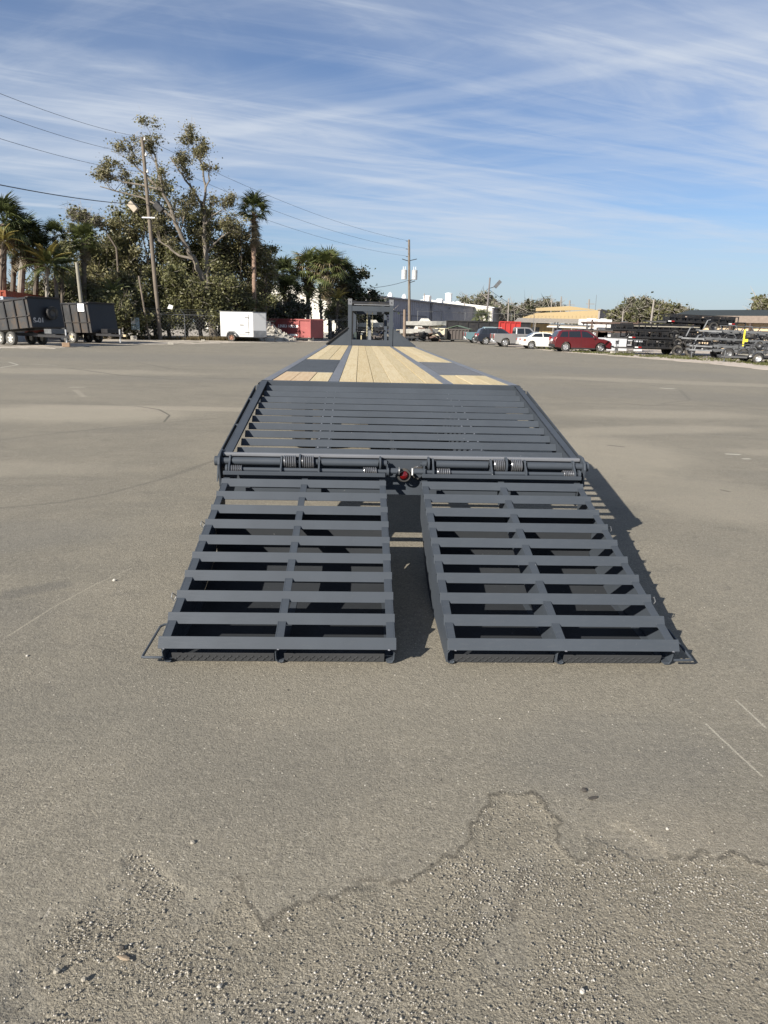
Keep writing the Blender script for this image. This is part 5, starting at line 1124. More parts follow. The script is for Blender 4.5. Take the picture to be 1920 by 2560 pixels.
# ---- black dump trailers, left
DBLK = M('black_dump_body_paint', (0.010, 0.010, 0.012), .5, 0, .3, 1, 20, 0, (0.035, 0.03, 0.026), .12)
RUSTB = M('rust_streaked_black_panel', (0.026, 0.027, 0.028), .65, 0, .5, 1.4, 12, 0, (0.055, 0.038, 0.025), .45)
def dump_trailer(loc, rz, tilt, label, L=4.6, H=1.5, spare=True, sheet=False, text=None):
    e = empty('dump_trailer', loc, rz, label, 'trailer', 'black dump trailers at the left edge of the yard'); W = 1.15; z0 = .66
    ty = math.tan(tilt)
    def P(x, z): return (x, z0 + z + (x + L) * ty)       # x runs 0 at the front to -L at the rear
    bd = MB().prism([P(-L, 0), P(0, 0), P(0, .06), P(-L, .06)], 'y', -W + .051, W - .051).build('bed_floor', DBLK, e)
    lean = .24
    for s in (-1, 1):
        a, b_ = sorted((s * W, s * (W - .05)))
        MB().prism([P(-L, 0), P(0, 0), P(-lean, H), P(-L, H)], 'y', a, b_).build('bed_side', RUSTB, e)
        for k in range(6):
            x = -L + .25 + k * (L - .5) / 5; a2, b2 = sorted((s * (W + .001), s * (W + .08)))
            MB().prism([P(x - .04 - lean * 0, 0), P(x + .04, 0), P(x + .04 - .2, H - .1), P(x - .04 - .2, H - .1)], 'y', a2, b2).build('side_stake', DBLK, e)
        a2, b2 = sorted((s * (W + .001), s * (W + .06)))
        MB().prism([P(-L, H - .09), P(-lean, H - .09), P(-lean, H + .02), P(-L, H + .02)], 'y', a2, b2).build('top_rail', DBLK, e); MB().prism([P(-L, .66), P(-.12, .66), P(-.12, .71), P(-L, .71)], 'y', a2, b2 - .0 if s > 0 else b2).build('mid_rail', RUSTB, e)
    y0, y1 = -W + .051, W - .051
    MB().prism([P(0, 0), P(-lean, H), P(-lean - .05, H), P(-.05, 0)], 'y', y0, y1).build('front_panel', DBLK, e)
    MB().prism([P(-lean - .1, H - .02), P(-lean + .12, H + .0), P(-lean + .12, H + .06), P(-lean - .1, H + .05)], 'y', -W, W).build('front_lip', RUSTB, e)
    MB().box(-L, 1.0, -.45, -.35, .55, .72).build('chassis_beam', DBLK, e); MB().box(-L, 1.0, .35, .45, .55, .72).build('chassis_beam', DBLK, e)
    for s in (-1, 1): MB().bar((.1, s * .9, .62), (1.75, 0, .58), .09, .14).build('drawbar', DBLK, e)
    MB().cyl((1.35, 0, .1), (1.35, 0, 1.0), .05, 10).build('tongue_jack', RIM, e); MB().box(1.65, 1.95, -.07, .07, .52, .66).build('coupler', M('tan_coupler', (0.45, 0.36, 0.22), .6), e)
    MB().box(.15, .75, -.5, .5, .74, 1.0).build('battery_box', GALV if sheet is False else DBLK, e)
    for x in (-2.9, -1.95):
        for s in (-1, 1): wheel(e, x, s * 1.05, .40, .24, s, M('dusty_white_rim', (0.55, 0.54, 0.5), .5), OLDRUBBER, 5)
    if spare:
        c = P(-.10 + .06, .85); t = MB().lathe([(0, .2), (0, .36), (.05, .40), (.16, .40), (.2, .36), (.2, .2)], (c[0] + .02, .25, c[1]), 'x', 22).build('spare_wheel', RUBBER, e, smooth=True)
        MB().lathe([(.19, .2), (.17, .22), (.12, .13), (.12, .01)], (c[0] + .02, .25, c[1]), 'x', 18).build('rim', M('black_rim', (0.06, 0.055, 0.05), .4), t)
    if text:
        c = P(.012, .38); text_mesh('spray_lettering', text, .42, M('grey_spray_paint', (0.4, 0.4, 0.4), .8), e, (c[0] - .055, -.62, c[1]), (R(90), 0, R(90)), .002, .012)
    if sheet: MB().box(-1.05, -.45, -W - .10, -W - .082, z0 + 1.45, z0 + 1.95).build('white_notice', M('white_paper', (0.85, 0.85, 0.85), .7), e)
    return e
dump_trailer((-20.3, 42.0, 0), R(-24), R(5), 'black dump trailer with rust streaked side, spare wheel on its front, at the left edge', 4.8, 1.70, True, False, 'S-01')
dump_trailer((-19.6, 48.6, 0), R(-26), R(1), 'second black dump trailer, with a white notice, right of the rust streaked one', 4.2, 1.95, False, True)
def block(name, px, py, s, mat, label, cat='block', rz=.3, z=None):
    p = G(px, py); mb = MB(); mb.box(-s[0] / 2, s[0] / 2, -s[1] / 2, s[1] / 2, 0, s[2]); o = mb.build(name, mat, bev=min(s) * .12); o.location = (p.x, p.y, .012); o.rotation_euler = (0, 0, rz); return tag(o, label, cat)
block('wooden_block', 166, 868, (.42, .3, .25), M('brown_timber_block', (0.25, 0.17, 0.11), .85), 'brown timber block under the tongue jack of the nearest dump trailer')
block('concrete_block', 335, 851, (.5, .35, .36), DIRT_CONC, 'pale concrete block on the ground left of the leaning utility pole', 'block')
block('concrete_block', 427, 862.5, (.4, .2, .14), DIRT_CONC, 'small broken concrete lump on the sand right of the leaning utility pole', 'block')
block('concrete_block', 508, 854, (.3, .2, .16), DIRT_CONC, 'small pale lump on the sand halfway between leaning pole and cargo trailer', 'block')
block('concrete_block', 1532, 884, (.35, .25, .16), DIRT_CONC, 'pale concrete lump on the verge right of the red SUV', 'block')
block('concrete_block', 777, 853, (.55, .4, .38), DIRT_CONC, 'white concrete block at the corner of the red bin', 'block')
SGN = M('pale_blue_sign_face', (0.26, 0.34, 0.38), .5)
p = at(336, 806, 60); sg = MB().box(-.35, .35, -.02, .02, -.6, .4).build('sign_board', SGN, None); sg.location = (p.x, 60.2, p.z); tag(sg, 'small pale blue notice board hung on the fence left of the leaning pole', 'sign')
MB().box(-.35, .0, -.03, -.021, -.1, .4).build('white_panel', WHITE, sg)
p = at(421, 767, 61); lm = MB().prism([(-.25, -.14), (.18, -.2), (.28, .1), (-.07, .22)], 'y', -.05, .05).build('white_box', WHITE, None, bev=.02); lm.location = (p.x, 61.5, p.z); tag(lm, 'small white box hanging in the thicket right of the leaning pole', 'box')

# ---- concrete rubble heap: each lump is its own piece of the heap
RUBM = M('pale_rubble', (0.33, 0.31, 0.27), .95, 0, .35, 2, 20, .01)
rh = empty('rubble_heap', (-12.4, 69.0, 0), 0, 'heap of pale broken concrete between the white cargo trailer and the red bin', 'rubble heap')
hp = MB(); N = 20
vs = [(0, 0, 1.9)]; 
for j in range(1, 5):
    for k in range(N):
        a = 2 * math.pi * k / N; r = j / 4 * (1 + .12 * mnoise.noise(Vector((math.cos(a) * 2, math.sin(a) * 2, j)))); vs.append((3.3 * r * math.cos(a), 2.0 * r * math.sin(a), 1.9 * (1 - j / 4) * (1 + .2 * mnoise.noise(Vector((a, j, 1))))))
fs = [(0, 1 + k, 1 + (k + 1) % N) for k in range(N)] + [(1 + (j - 1) * N + k, 1 + j * N + k, 1 + j * N + (k + 1) % N, 1 + (j - 1) * N + (k + 1) % N) for j in range(1, 4) for k in range(N)]
hp.add(vs, fs); hp.build('heap_core', RUBM, rh)
protos = []
for s in range(5):
    mb = MB(); V = [(x + random.uniform(-.25, .25), y + random.uniform(-.25, .25), z + random.uniform(-.25, .25)) for x in (-.6, .6) for y in (-.6, .6) for z in (-.45, .45)]
    mb.add(V, [(0, 1, 3, 2), (4, 6, 7, 5), (0, 4, 5, 1), (2, 3, 7, 6), (0, 2, 6, 4), (1, 5, 7, 3)]); protos.append(mb)
po = [mb.build('concrete_lump', RUBM, rh) for mb in protos]; 
for i in range(280):
    a = random.random() * 6.28; r = math.sqrt(random.random()); x, y = 3.3 * r * math.cos(a), 2.0 * r * math.sin(a); z = 1.9 * (1 - r) + .02
    s = random.uniform(.10, .30); o = po[i] if i < 5 else share(po[i % 5], rh); o.location = (x, y, z); o.rotation_euler = (random.random() * 6, random.random() * 6, random.random() * 6); o.scale = (s, s, s)

# ---- flat trailers, stacked and standing on the right
BRNP = M('rust_brown_steel', (0.085, 0.055, 0.042), .75, 0, .3); ALU = M('white_aluminium', (0.52, 0.53, 0.55), .4, .2, .08); GREYD = M('charcoal_steel', (0.035, 0.036, 0.039), .55); TANPL = M('pale_grey_plank', (0.28, 0.26, 0.21), .85)
def flat_trailer(name, loc, rot, label, mat, L=5.2, W=2.0, z=.55, rails=True, rail_h=.75, posts=9, wheels=(2.3, 3.2), wr=.34, deck=None, group=None, tongue=True, beams=2, fenders=True, jack=True, reflect=False, planks=0, wmat=RUBBER, rim=RIM, spindle=False, dark=0):
    e = empty(name, loc, 0, label, 'trailer', group, rot)
    for s in (-1, 1):
        MB().box(0, L, *sorted((s * W / 2, s * (W / 2 - .08))), z, z + .13).build('side_beam', mat, e)
        if rails:
            MB().box(0, L, *sorted((s * W / 2, s * (W / 2 - .05))), z + rail_h, z + rail_h + .06).build('top_rail', mat, e)
            for k in range(posts): x = k * (L - .06) / (posts - 1); MB().box(x, x + .06, *sorted((s * W / 2 - s * .001, s * (W / 2 - .049))), z + .131, z + rail_h - .001).build('rail_post', mat, e)
    for k in range(int(L / .6) + 1): x = k * (L - .06) / int(L / .6); MB().box(x, x + .06, -W / 2 + .081, W / 2 - .081, z + .02, z + .10).build('cross_member', mat, e)
    for k in range(beams): y = -W * .25 + k * W * .5 / max(1, beams - 1); MB().box(.0, L, y - .04, y + .04, z - .08, z + .019).build('long_beam', mat, e)
    if planks:
        for k in range(planks): y = -W / 2 + .09 + k * (W - .18) / planks; MB().box(.02, L - .02, y + .005, y + (W - .18) / planks - .005, z + .101, z + .14).build('plank', deck or TANPL, e)
    if tongue:
        for s in (-1, 1): MB().bar((0, s * W * .42, z - .02), (-1.3, 0, z - .02), .07, .10).build('drawbar', mat, e)
        MB().box(-1.5, -1.25, -.06, .06, z - .03, z + .1).build('coupler', mat, e)
    if jack: MB().tube([(-1.05, .0, z + .35), (-1.05, 0, .03)], .035, 8).build('tongue_jack', GALV, e); MB().box(-1.15, -.95, -.1, .1, .0, .03).build('jack_foot', GALV, e)
    for x in wheels:
        for s in (-1, 1):
            yy = s * (W / 2 + .13); t = MB().lathe([(-.1, wr * .6), (-.1, wr * .93), (-.06, wr), (.06, wr), (.1, wr * .93), (.1, wr * .6)], (x, yy, z - .2 + 0 * wr), 'y', 20).build('wheel', wmat, e, smooth=True)
            t.location.z = wr - (z - .2) if not spindle else 0
            MB().lathe([(s * .09, wr * .6), (s * .06, wr * .5), (s * .02, wr * .2), (s * .05, .01)], (x, yy, z - .2), 'y', 16).build('rim', rim, t, smooth=True)
            if fenders: 
                zf = z - .2 + t.location.z; pr = [(x + (wr + .06) * math.cos(a), zf + (wr + .06) * math.sin(a)) for a in [R(k) for k in range(10, 171, 20)]]; pi_ = [(x + (wr + .03) * math.cos(a), zf + (wr + .03) * math.sin(a)) for a in [R(k) for k in range(170, 9, -20)]]
                MB().prism(pr + pi_, 'y', *sorted((yy - s * .12, yy + s * .12))).build('fender', mat, e)
    for k in range(dark): x = .3 + k * (L - .9) / max(1, dark - 1); MB().box(x, x + .55, -W * .3, W * .35, z + .141, z + .141 + .28 * (1 + k % 2 * .5)).build('black_filler_box', BLACK, e)  # dark boxes added only to fill the trailer gaps with black
    if reflect:
        for x in (.3, L - .5):
            MB().box(x, x + .25, -W / 2 - .008, -W / 2 - .001, z + .02, z + .10).build('red_reflector', REDLIGHT, e); MB().box(x - .25, x - .002, -W / 2 - .008, -W / 2 - .001, z + .02, z + .10).build('white_reflector', WHITE, e)
    return e
GS = 'stacked black utility trailers on the right'
bx, by = 20.4, 55.2
def stackz(z): return z
flat_trailer('utility_trailer', (18.7, 54.2, 0), (0, 0, R(-2)), 'black tandem utility trailer at the bottom of the tall black stack', BLACK, 5.8, 2.0, .50, True, .55, 14, (3.2, 4.15), .40, group=GS, reflect=True, dark=7, planks=6, deck=BLACK, rim=DBLK)
flat_trailer('utility_trailer', (18.2, 54.4, 1.0), (0, R(.5), R(-1)), 'black railed trailer stacked second from the bottom of the tall black stack', BLACK, 6.4, 2.0, .22, True, .48, 16, (3.7, 4.5), .30, group=GS, jack=False, spindle=True, reflect=True, dark=8, planks=6, deck=BLACK, rim=DBLK)
flat_trailer('utility_trailer', (17.1, 54.6, 1.58), (0, R(-.3), R(1)), 'black railed trailer stacked third, carrying a long pale plank', BLACK, 6.6, 2.0, .18, True, .42, 15, (4.6,), .34, group=GS, jack=False, spindle=True, dark=9, planks=6, deck=BLACK, rim=DBLK)
flat_trailer('utility_trailer', (21.6, 56.0, 2.0), (0, R(1.2), R(2)), 'short black trailer on the very top of the stack against the tan shed roof', BLACK, 5.6, 2.0, .5, True, .55, 12, (3.6,), .36, group=GS, jack=False, spindle=True, reflect=True, dark=8, planks=6, deck=BLACK, rim=DBLK)
cr = empty('storage_rack', (22.0, 56.0, 0), R(2), 'black steel rack legs holding up the topmost trailer', 'rack')
for x in (.6, 4.9):
    for y in (-.9, .9): MB().box(x, x + .1, y - .05, y + .05, 0, 2.3).build('leg', BLACK, cr)
    MB().box(x, x + .1, -1.2, 1.2, 2.301, 2.38).build('cross_bar', BLACK, cr)
pk = MB().box(0, 5.0, 0, .22, 0, .06).build('long_plank', TANPL, None); pk.location = (18.6, 53.7, 2.09); pk.rotation_euler = (0, 0, R(-1)); tag(pk, 'long pale plank lying on top of the stacked black trailers', 'plank')
flat_trailer('utility_trailer', (25.0, 55.0, 0), (0, 0, R(-6)), 'black filler trailer added behind the lower grey boat trailers to darken the gaps', BLACK, 6.5, 2.0, .7, True, .5, 14, (3.2,), .36, group=GS, jack=False, dark=9, planks=6, deck=BLACK, rim=DBLK)  # this and the next trailer added to darken what shows behind the grey stack
flat_trailer('utility_trailer', (24.2, 55.3, 1.15), (0, 0, R(-6)), 'black filler trailer added behind the upper grey boat trailers to darken the gaps', BLACK, 7.5, 2.0, .25, True, .5, 16, (4.2,), .3, group=GS, jack=False, spindle=True, dark=10, planks=6, deck=BLACK, rim=DBLK)
GG = 'stacked grey boat trailers on the right'
for k, (z, dx, dy, tl, lb) in enumerate(((0, 0, 0, 1.0, 'grey galvanised boat trailer at the bottom of the grey stack, its wheels on the ground'), (.62, .1, .2, 1.5, 'grey boat trailer second from the bottom of the grey stack'), (1.12, -.5, .3, 2.0, 'grey boat trailer third from the bottom, carrying a tyre'), (1.65, .7, .4, 2.0, 'grey boat trailer on the top of the grey stack with two small wheels'))):
    e = flat_trailer('boat_trailer', (22.6 + dx, 49.6 + dy, z), (0, R(tl), R(-4)), lb, GALV if k % 2 == 0 else M('dull_grey_steel', (0.12, 0.125, 0.13), .5, .3), 4.9, 1.9, .55 if k == 0 else .2, False, .5, 6, (1.0, 2.0) if k == 0 else ((3.6,) if k > 1 else (2.6,)), .38 if k == 0 else .22, group=GG, jack=(k == 0), spindle=k > 0, wmat=RUBBER, rim=GALV)
    for x in (.4, 1.5, 2.6, 4.2):
        z_ = (.55 if k == 0 else .2) + .13
        for s in (-1, 1): MB().tube([(x, s * .25, z_), (x, s * .75, z_ + .30), (x + .5, s * .75, z_ + .30)], .035, 6).build('bunk_bracket', GALV, e)
        MB().tube([(x, -.75, z_ + .05), (x + .12, 0, z_ - .12), (x, .75, z_ + .05)], .04, 6).build('vee_bar', GALV, e)
    MB().tube([(-1.0, 0, .3), (-.8, 0, .9), (-.6, 0, .95)], .05, 6).build('winch_post', GALV, e)
ys = empty('yellow_strap', (24.4, 48.3, 0), 0, 'yellow ratchet strap hanging down the front of the grey trailer stack', 'strap')
MB().bar((0, 0, .9), (-.05, -.05, 2.0), .10, .03, (0, 1, 0)).build('webbing', YELLOW, ys); MB().box(.06, .28, -.02, .03, 1.2, 1.38).build('loose_end', YELLOW, ys)
ty = MB().lathe([(-.12, .2), (-.12, .34), (.12, .34), (.12, .2)], (0, 0, 0), 'z', 18).build('loose_tyre', RUBBER, None, smooth=True); ty.location = (25.2, 49.2, 1.62); tag(ty, 'black tyre lying between the upper grey boat trailers', 'tyre')
gt = MB().tube([(0, 0, 0), (0, 0, .45), (.7, 0, .45), (.7, 0, 0)], .05, 8).build('square_frame', BLACK, None); gt.location = (24.3, 49.6, 2.0); tag(gt, 'black square hoop standing on the top grey boat trailer', 'frame')
flat_trailer('utility_trailer', (21.9, 43.2, 0), (0, 0, R(-6)), 'dark grey railed utility trailer with reflectors in front of the grey stack', GREYD, 4.2, 1.8, .35, True, .70, 6, (.5, 2.6), .30, group='dark utility trailers at the right edge', reflect=True, planks=6)
e = flat_trailer('utility_trailer', (24.4, 41.6, 0), (0, 0, R(-8)), 'dark grey solid sided trailer cut by the right image edge', GREYD, 4.6, 2.0, .4, True, .6, 6, (1.0, 2.6), .32, group='dark utility trailers at the right edge', reflect=True)
MB().box(.3, 4.5, -1.03, -1.001, .5, 1.02).build('side_panel', GREYD, e); MB().prism([(.2, 1.07), (4.6, 1.07), (4.6, 1.3), (1.0, 1.2)], 'y', -.9, .9).build('load_cover', M('grey_tarpaulin', (0.10, 0.105, 0.11), .8), e)
GW = 'white aluminium frames right of the red SUV'
for k, (x, y, z, lb) in enumerate(((18.3, 60.6, 0, 'white aluminium trailer frame lying lowest right of the red SUV'), (18.6, 61.5, .5, 'white aluminium trailer frame stacked on the lowest white one'))):
    e = flat_trailer('trailer_frame', (x, y, z), (0, 0, R(-1)), lb, ALU, 3.9, 1.9, .5, False, .5, 5, (), .3, group=GW, jack=False, tongue=k == 0)
    for s in (.3, 1.3, 2.6): MB().box(s, s + .7, -1.0, -.96, .1, .52).build('white_panel', ALU, e)
for k, (x, y, z, lb) in enumerate(((18.0, 63.4, 1.45, 'rust brown flat frame, lower of the two above the white frames'), (17.6, 63.8, 2.15, 'rust brown flat frame, upper of the two above the white frames'))):
    e = flat_trailer('trailer_frame', (x, y, z), (0, 0, R(-1)), lb, BRNP, 5.2, 2.0, .2, False, .5, 5, (), .3, group='rust brown frames', jack=False, tongue=False)
    for xx in (.4, 4.4): MB().box(xx, xx + .12, -1.12, -1.001, -z + .0, .5).build('stand_leg', BRNP, e)
for k, (px, py, Y, s, mat, lb) in enumerate(((1507, 812, 66, (1.3, 1.2, .95), WHITE, 'white box shaped tank right behind the red SUV bonnet'), (1500, 842, 66, (1.1, 1.2, 1.0), WHITE, 'white cube tank under the upper white one behind the red SUV'), (1478, 806, 80, (2.6, 1.2, .7), WHITE, 'long white box lying behind the parked cars under the yellow building'), (1560, 812, 72, (1.4, 1, .5), GALV, 'grey box behind the rust brown frames'))):
    p = at(px, py, Y); mb = MB(); mb.box(-s[0] / 2, s[0] / 2, -s[1] / 2, s[1] / 2, 0, s[2]); mb.box(-s[0] * .2, s[0] * .2, -.2, .2, s[2], s[2] + .08)
    zb = max(0.02, p.z - s[2] / 2); o = mb.build('storage_tank', mat, bev=.06); o.location = (p.x, Y, zb); tag(o, lb, 'tank', 'boxes and tanks behind the parked cars')
    if zb > .3: st = MB(); st.box(-s[0] / 2, s[0] / 2, -s[1] / 2, s[1] / 2, -zb + .02, -.01); st.build('crate_base', GREYD if k else WHITE, o)
# junk row behind the cars: long pale tubes and racks
e = empty('pipe_rack', (17.0, 74, 0), R(-3), 'rack of long pale pipes and beams between the silver pickup and the yellow building', 'rack')
for k in range(7): MB().cyl((-.5 + k * .2, -.6 + k * .22, 2.0 + .12 * (k % 3)), (9.5 + k * .3, -.6 + k * .22, 1.85 + .12 * (k % 3)), .07, 8).build('pipe', (WHITE, BEI, GALV)[k % 3], e)
for x in (.5, 3.5, 6.5, 9.0): 
    for y in (-.8, .8): MB().box(x, x + .1, y, y + .1, 0, 2.5).build('rack_leg', GREYD, e)
    MB().box(x, x + .1, -.7, .8, 1.8, 1.9).build('rack_arm', GREYD, e)
for x in (1.5, 5.5): MB().box(x, x + 2.2, -.7, .7, .5, 1.5).build('crate', (DKB, GREYD)[x > 3], e)

# ---- middle distance clutter either side of the headboard
BOATW = M('white_boat_hull', (0.5, 0.49, 0.45), .4); TARP = M('dark_green_tarp', (0.03, 0.045, 0.03), .7)
def boat(loc, rz, L, label, z):
    e = empty('boat_hull', loc, rz, label, 'boat', 'white boats stored behind the headboard'); mb = MB(); ns = 8; vs = []
    for i in range(ns + 1):
        t = i / ns; w = 1.05 * (1 - max(0, (t - .45) / .55) ** 2.2) + .02; kz = .35 * max(0, (t - .6) / .4) ** 2
        vs += [(t * L, -w, z + .75 + .15 * t), (t * L, -w * .85, z + .3 + kz), (t * L, 0, z + kz), (t * L, w * .85, z + .3 + kz), (t * L, w, z + .75 + .15 * t)]
    fs = [(i * 5 + k, i * 5 + k + 1, (i + 1) * 5 + k + 1, (i + 1) * 5 + k) for i in range(ns) for k in range(4)] + [(0, 1, 2, 3, 4)]
    mb.add(vs, fs); mb.build('hull', BOATW, e); MB().box(.3, L * .62, -.8, .8, z + .68, z + .72).build('deck', M('cream_boat_deck', (0.6, 0.55, 0.42), .6), e)
    MB().prism([(L * .35, z + .76), (L * .62, z + .80), (L * .55, z + 1.15), (L * .40, z + 1.15)], 'y', -.5, .5).build('console', BOATW, e)
    MB().box(.5, L * .7, -.7, .7, z - .25, z - .05).build('cradle', GREYD, e); MB().box(.6, .8, -.6, .6, .02, z - .25).build('stand', GREYD, e); MB().box(L * .6, L * .6 + .2, -.6, .6, .02, z - .25).build('stand', GREYD, e)
    return e
boat((2.0, 88, 0), R(4), 5.2, 'white boat hull on a stand, highest one behind the thick brown post', 1.55)
boat((1.4, 84.5, 0), R(2), 4.6, 'pale boat hull below and in front of the highest one right of the headboard', .6)
boat((-4.2, 87, 0), R(1), 4.8, 'white boat hull seen through the left half of the headboard opening', 1.2)
def junk(loc, rz, label, seed, sx=3.2, sy=2.0, h=1.7, mats=(DKB, BLACK, BRNP), n=26, name='scrap_pile'):
    rd_ = random.Random(seed); e = empty(name, loc, rz, label, 'scrap pile', 'scrap piles along the back of the yard')
    for i in range(n):
        x, y = rd_.uniform(-sx / 2, sx / 2), rd_.uniform(-sy / 2, sy / 2); z = rd_.uniform(.1, h) * (1 - .4 * abs(x) / (sx / 2))
        L = rd_.uniform(.5, 1.7); a, b_ = rd_.uniform(0, 6.28), rd_.uniform(-.35, .35)
        d = Vector((math.cos(a) * math.cos(b_), math.sin(a) * math.cos(b_), math.sin(b_))) * L / 2; w = rd_.uniform(.06, .5)
        c = Vector((x, y, z)); MB().bar(c - d, c + d, w, rd_.uniform(.04, .3)).build(rd_.choice(('beam', 'panel', 'crate')), rd_.choice(mats), e)
    return e
junk((4.9, 84.0, 0), .1, 'dark pile of scrap and machinery between the brown post and the cream dumpster', 4, 3.8, 2.2, 1.9, (DKB, BLACK, BRNP, GREYD), 34)
junk((-4.6, 82.0, 0), .2, 'dark scrap seen between the red bin and the headboard', 5, 4.5, 2, 1.3, (BLACK, DKB, GREYD, GALV), 40)
junk((-.9, 80.0, 0), 0, 'dark scrap and machinery seen through the headboard opening', 9, 3.6, 2, 1.5, (BLACK, BLACK, DKB, GREYD, NAVY), 44)
junk((13.0, 92.0, 0), 0, 'dark running gear and wheels between the green dumpster and the teal pickup', 11, 3.4, 2, 1.0, (BLACK, DKB, GREYD), 26)
PNK = M('salmon_panel', (0.42, 0.24, 0.17), .8)
pp = MB(); pp.box(0, 1.0, 0, .12, 0, 2.2); pp.box(.0, 1.0, .121, 1.4, 2.1, 2.2); o = pp.build('salmon_booth', PNK); o.location = at(853, 850, 84); o.location.z = 0; tag(o, 'salmon coloured upright panel left of the headboard', 'panel'); MB().box(.42, .50, -.06, -.001, .2, 2.0).build('panel_batten', BEI, o); MB().box(-.12, -.001, 0, .2, 0, 1.0).build('side_board', PNK, o)
dt = empty('parked_tractor', (4.9, 90.5, 0), R(175), 'dark old truck bed with rusty load behind the scrap right of the brown post', 'truck')
MB().box(0, 3.6, -1, 1, .75, .95).build('bed', DKB, dt); MB().box(0, .1, -1, 1, .951, 1.7).build('headboard', BRNP, dt)
for x in (.6, 2.9):
    for s in (-1, 1): wheel(dt, x, s * .95, .42, .25, s)
for k in range(8): MB().bar((.2, -.8 + k * .22, 1.0 + .06 * k), (3.9, -.7 + k * .2, 1.15 + .05 * (k % 3)), .12, .08).build('rusty_beam', (BRNP, TANPL)[k % 2], dt)

# ================================================================== TREES, PALMS, SHRUBS
def leaf_cloud(clumps, n, size, seed, elong=1.6, shell=.5, droop=0.0):
    r = np.random.default_rng(seed); C = np.array([c[:3] for c in clumps]); Rr = np.array([c[3] if len(c) > 3 else 1 for c in clumps], float)
    vol = Rr ** 2.2; idx = r.choice(len(C), n, p=vol / vol.sum())
    d = r.normal(size=(n, 3)); d /= np.linalg.norm(d, axis=1)[:, None]; rad = r.random(n) ** (.5 if shell == 'g' else shell)
    if shell == 'g': rad = np.abs(r.normal(size=n)) * .8
    Pn = C[idx] + d * (Rr[idx] * rad)[:, None] * np.array([1, 1, .8])
    u = r.normal(size=(n, 3)); u[:, 2] = u[:, 2] * .7 - droop; u /= np.linalg.norm(u, axis=1)[:, None]; w = np.cross(u, r.normal(size=(n, 3))); w /= np.linalg.norm(w, axis=1)[:, None]
    s = size * r.uniform(.55, 1.35, n)[:, None]; a = u * s * elong / 2; b_ = w * s / 2
    V = np.stack([Pn - a, Pn + b_, Pn + a, Pn - b_], 1).reshape(-1, 3); F_ = np.arange(n * 4).reshape(n, 4)
    return V, F_
def limb(mb, pts, r0, r1, n=7):
    m_ = len(pts); mb.tube(pts, [r0 + (r1 - r0) * (i / (m_ - 1)) ** .8 for i in range(m_)], n)
def wander(p, d, L, k, rd_, up=.15, jit=.35):
    pts = [Vector(p)]; d = Vector(d).normalized()
    for i in range(k):
        d = (d + Vector((rd_.uniform(-jit, jit), rd_.uniform(-jit, jit), rd_.uniform(-jit, jit) + up))).normalized(); pts.append(pts[-1] + d * L / k)
    return pts, d
def branches(mb, pts, r, rd_, depth, clumps, L, csize, spread=.9, nb=4, bare=0.0):
    for i in range(nb):
        t = rd_.uniform(.35, 1.0); k = min(len(pts) - 2, int(t * (len(pts) - 1))); p = pts[k].lerp(pts[k + 1], t * (len(pts) - 1) - k if k < len(pts) - 2 else rd_.random())
        base = (pts[k + 1] - pts[k]).normalized(); d = (base + Vector((rd_.uniform(-1, 1), rd_.uniform(-1, 1), rd_.uniform(-.5, .9))) * spread).normalized()
        q, dd = wander(p, d, L * rd_.uniform(.7, 1.25), 4, rd_); rr = r * .5; limb(mb, q, rr, rr * .3, 5)
        if depth > 0: branches(mb, q, rr * .6, rd_, depth - 1, clumps, L * .62, csize, spread, 3, bare)
        elif rd_.random() > bare: clumps.append((*q[-1], csize * rd_.uniform(.6, 1.3))); 
        if depth == 0 and rd_.random() > bare: clumps.append((*q[2], csize * rd_.uniform(.4, .8)))
def tree(name, base, label, cat, paths, rad, seed, nleaf, lsize, lmat, L=2.2, csize=.8, depth=1, nb=5, bark=BARK, group=None, bare=.2, extra=()):
    e = empty(name, base, 0, label, cat, group); B = Vector(base); rd_ = random.Random(seed); mb = MB(); cl = []
    for k, (pts, r0, r1) in enumerate(paths):
        pts = [Vector(p) - B for p in pts]
        fine = []
        for a, c in zip(pts[:-1], pts[1:]):
            for j in range(3): q = a.lerp(c, j / 3); fine.append(q + (Vector((rd_.uniform(-.08, .08), rd_.uniform(-.08, .08), 0)) if fine else Vector()))
        fine.append(pts[-1]); limb(mb, fine, r0, r1, 9); 
        if k > 0 or len(paths) == 1: branches(mb, fine, max(r1, .07), rd_, depth, cl, L, csize, nb=nb, bare=bare)
    mb.build('trunk', bark, e, smooth=True)
    cl += [(x - B.x, y - B.y, z - B.z, r) for x, y, z, r in extra]
    if cl: V, F_ = leaf_cloud(cl, nleaf, lsize, seed, 1.6, 'g'); quads('crown', V, F_, lmat, e); V, F_ = leaf_cloud(cl, 2600, .022, seed + 1, 45, 'g'); quads('twigs', V, F_, BARK_PALE, e)
    return e
def pxp(seq, Y, dy=None): return [at(a, b_, Y + (dy[i] if dy else 0)) for i, (a, b_) in enumerate(seq)]
Z = lambda a, b_: (200 + a / 3.19, 300 + b_ / 3.19)
YT = 66
bp = at(*Z(1060, 1560), YT); bp.z = 0
T0 = [bp, at(*Z(1045, 1430), YT), at(*Z(1010, 1320), YT)]
fork = T0[-1]
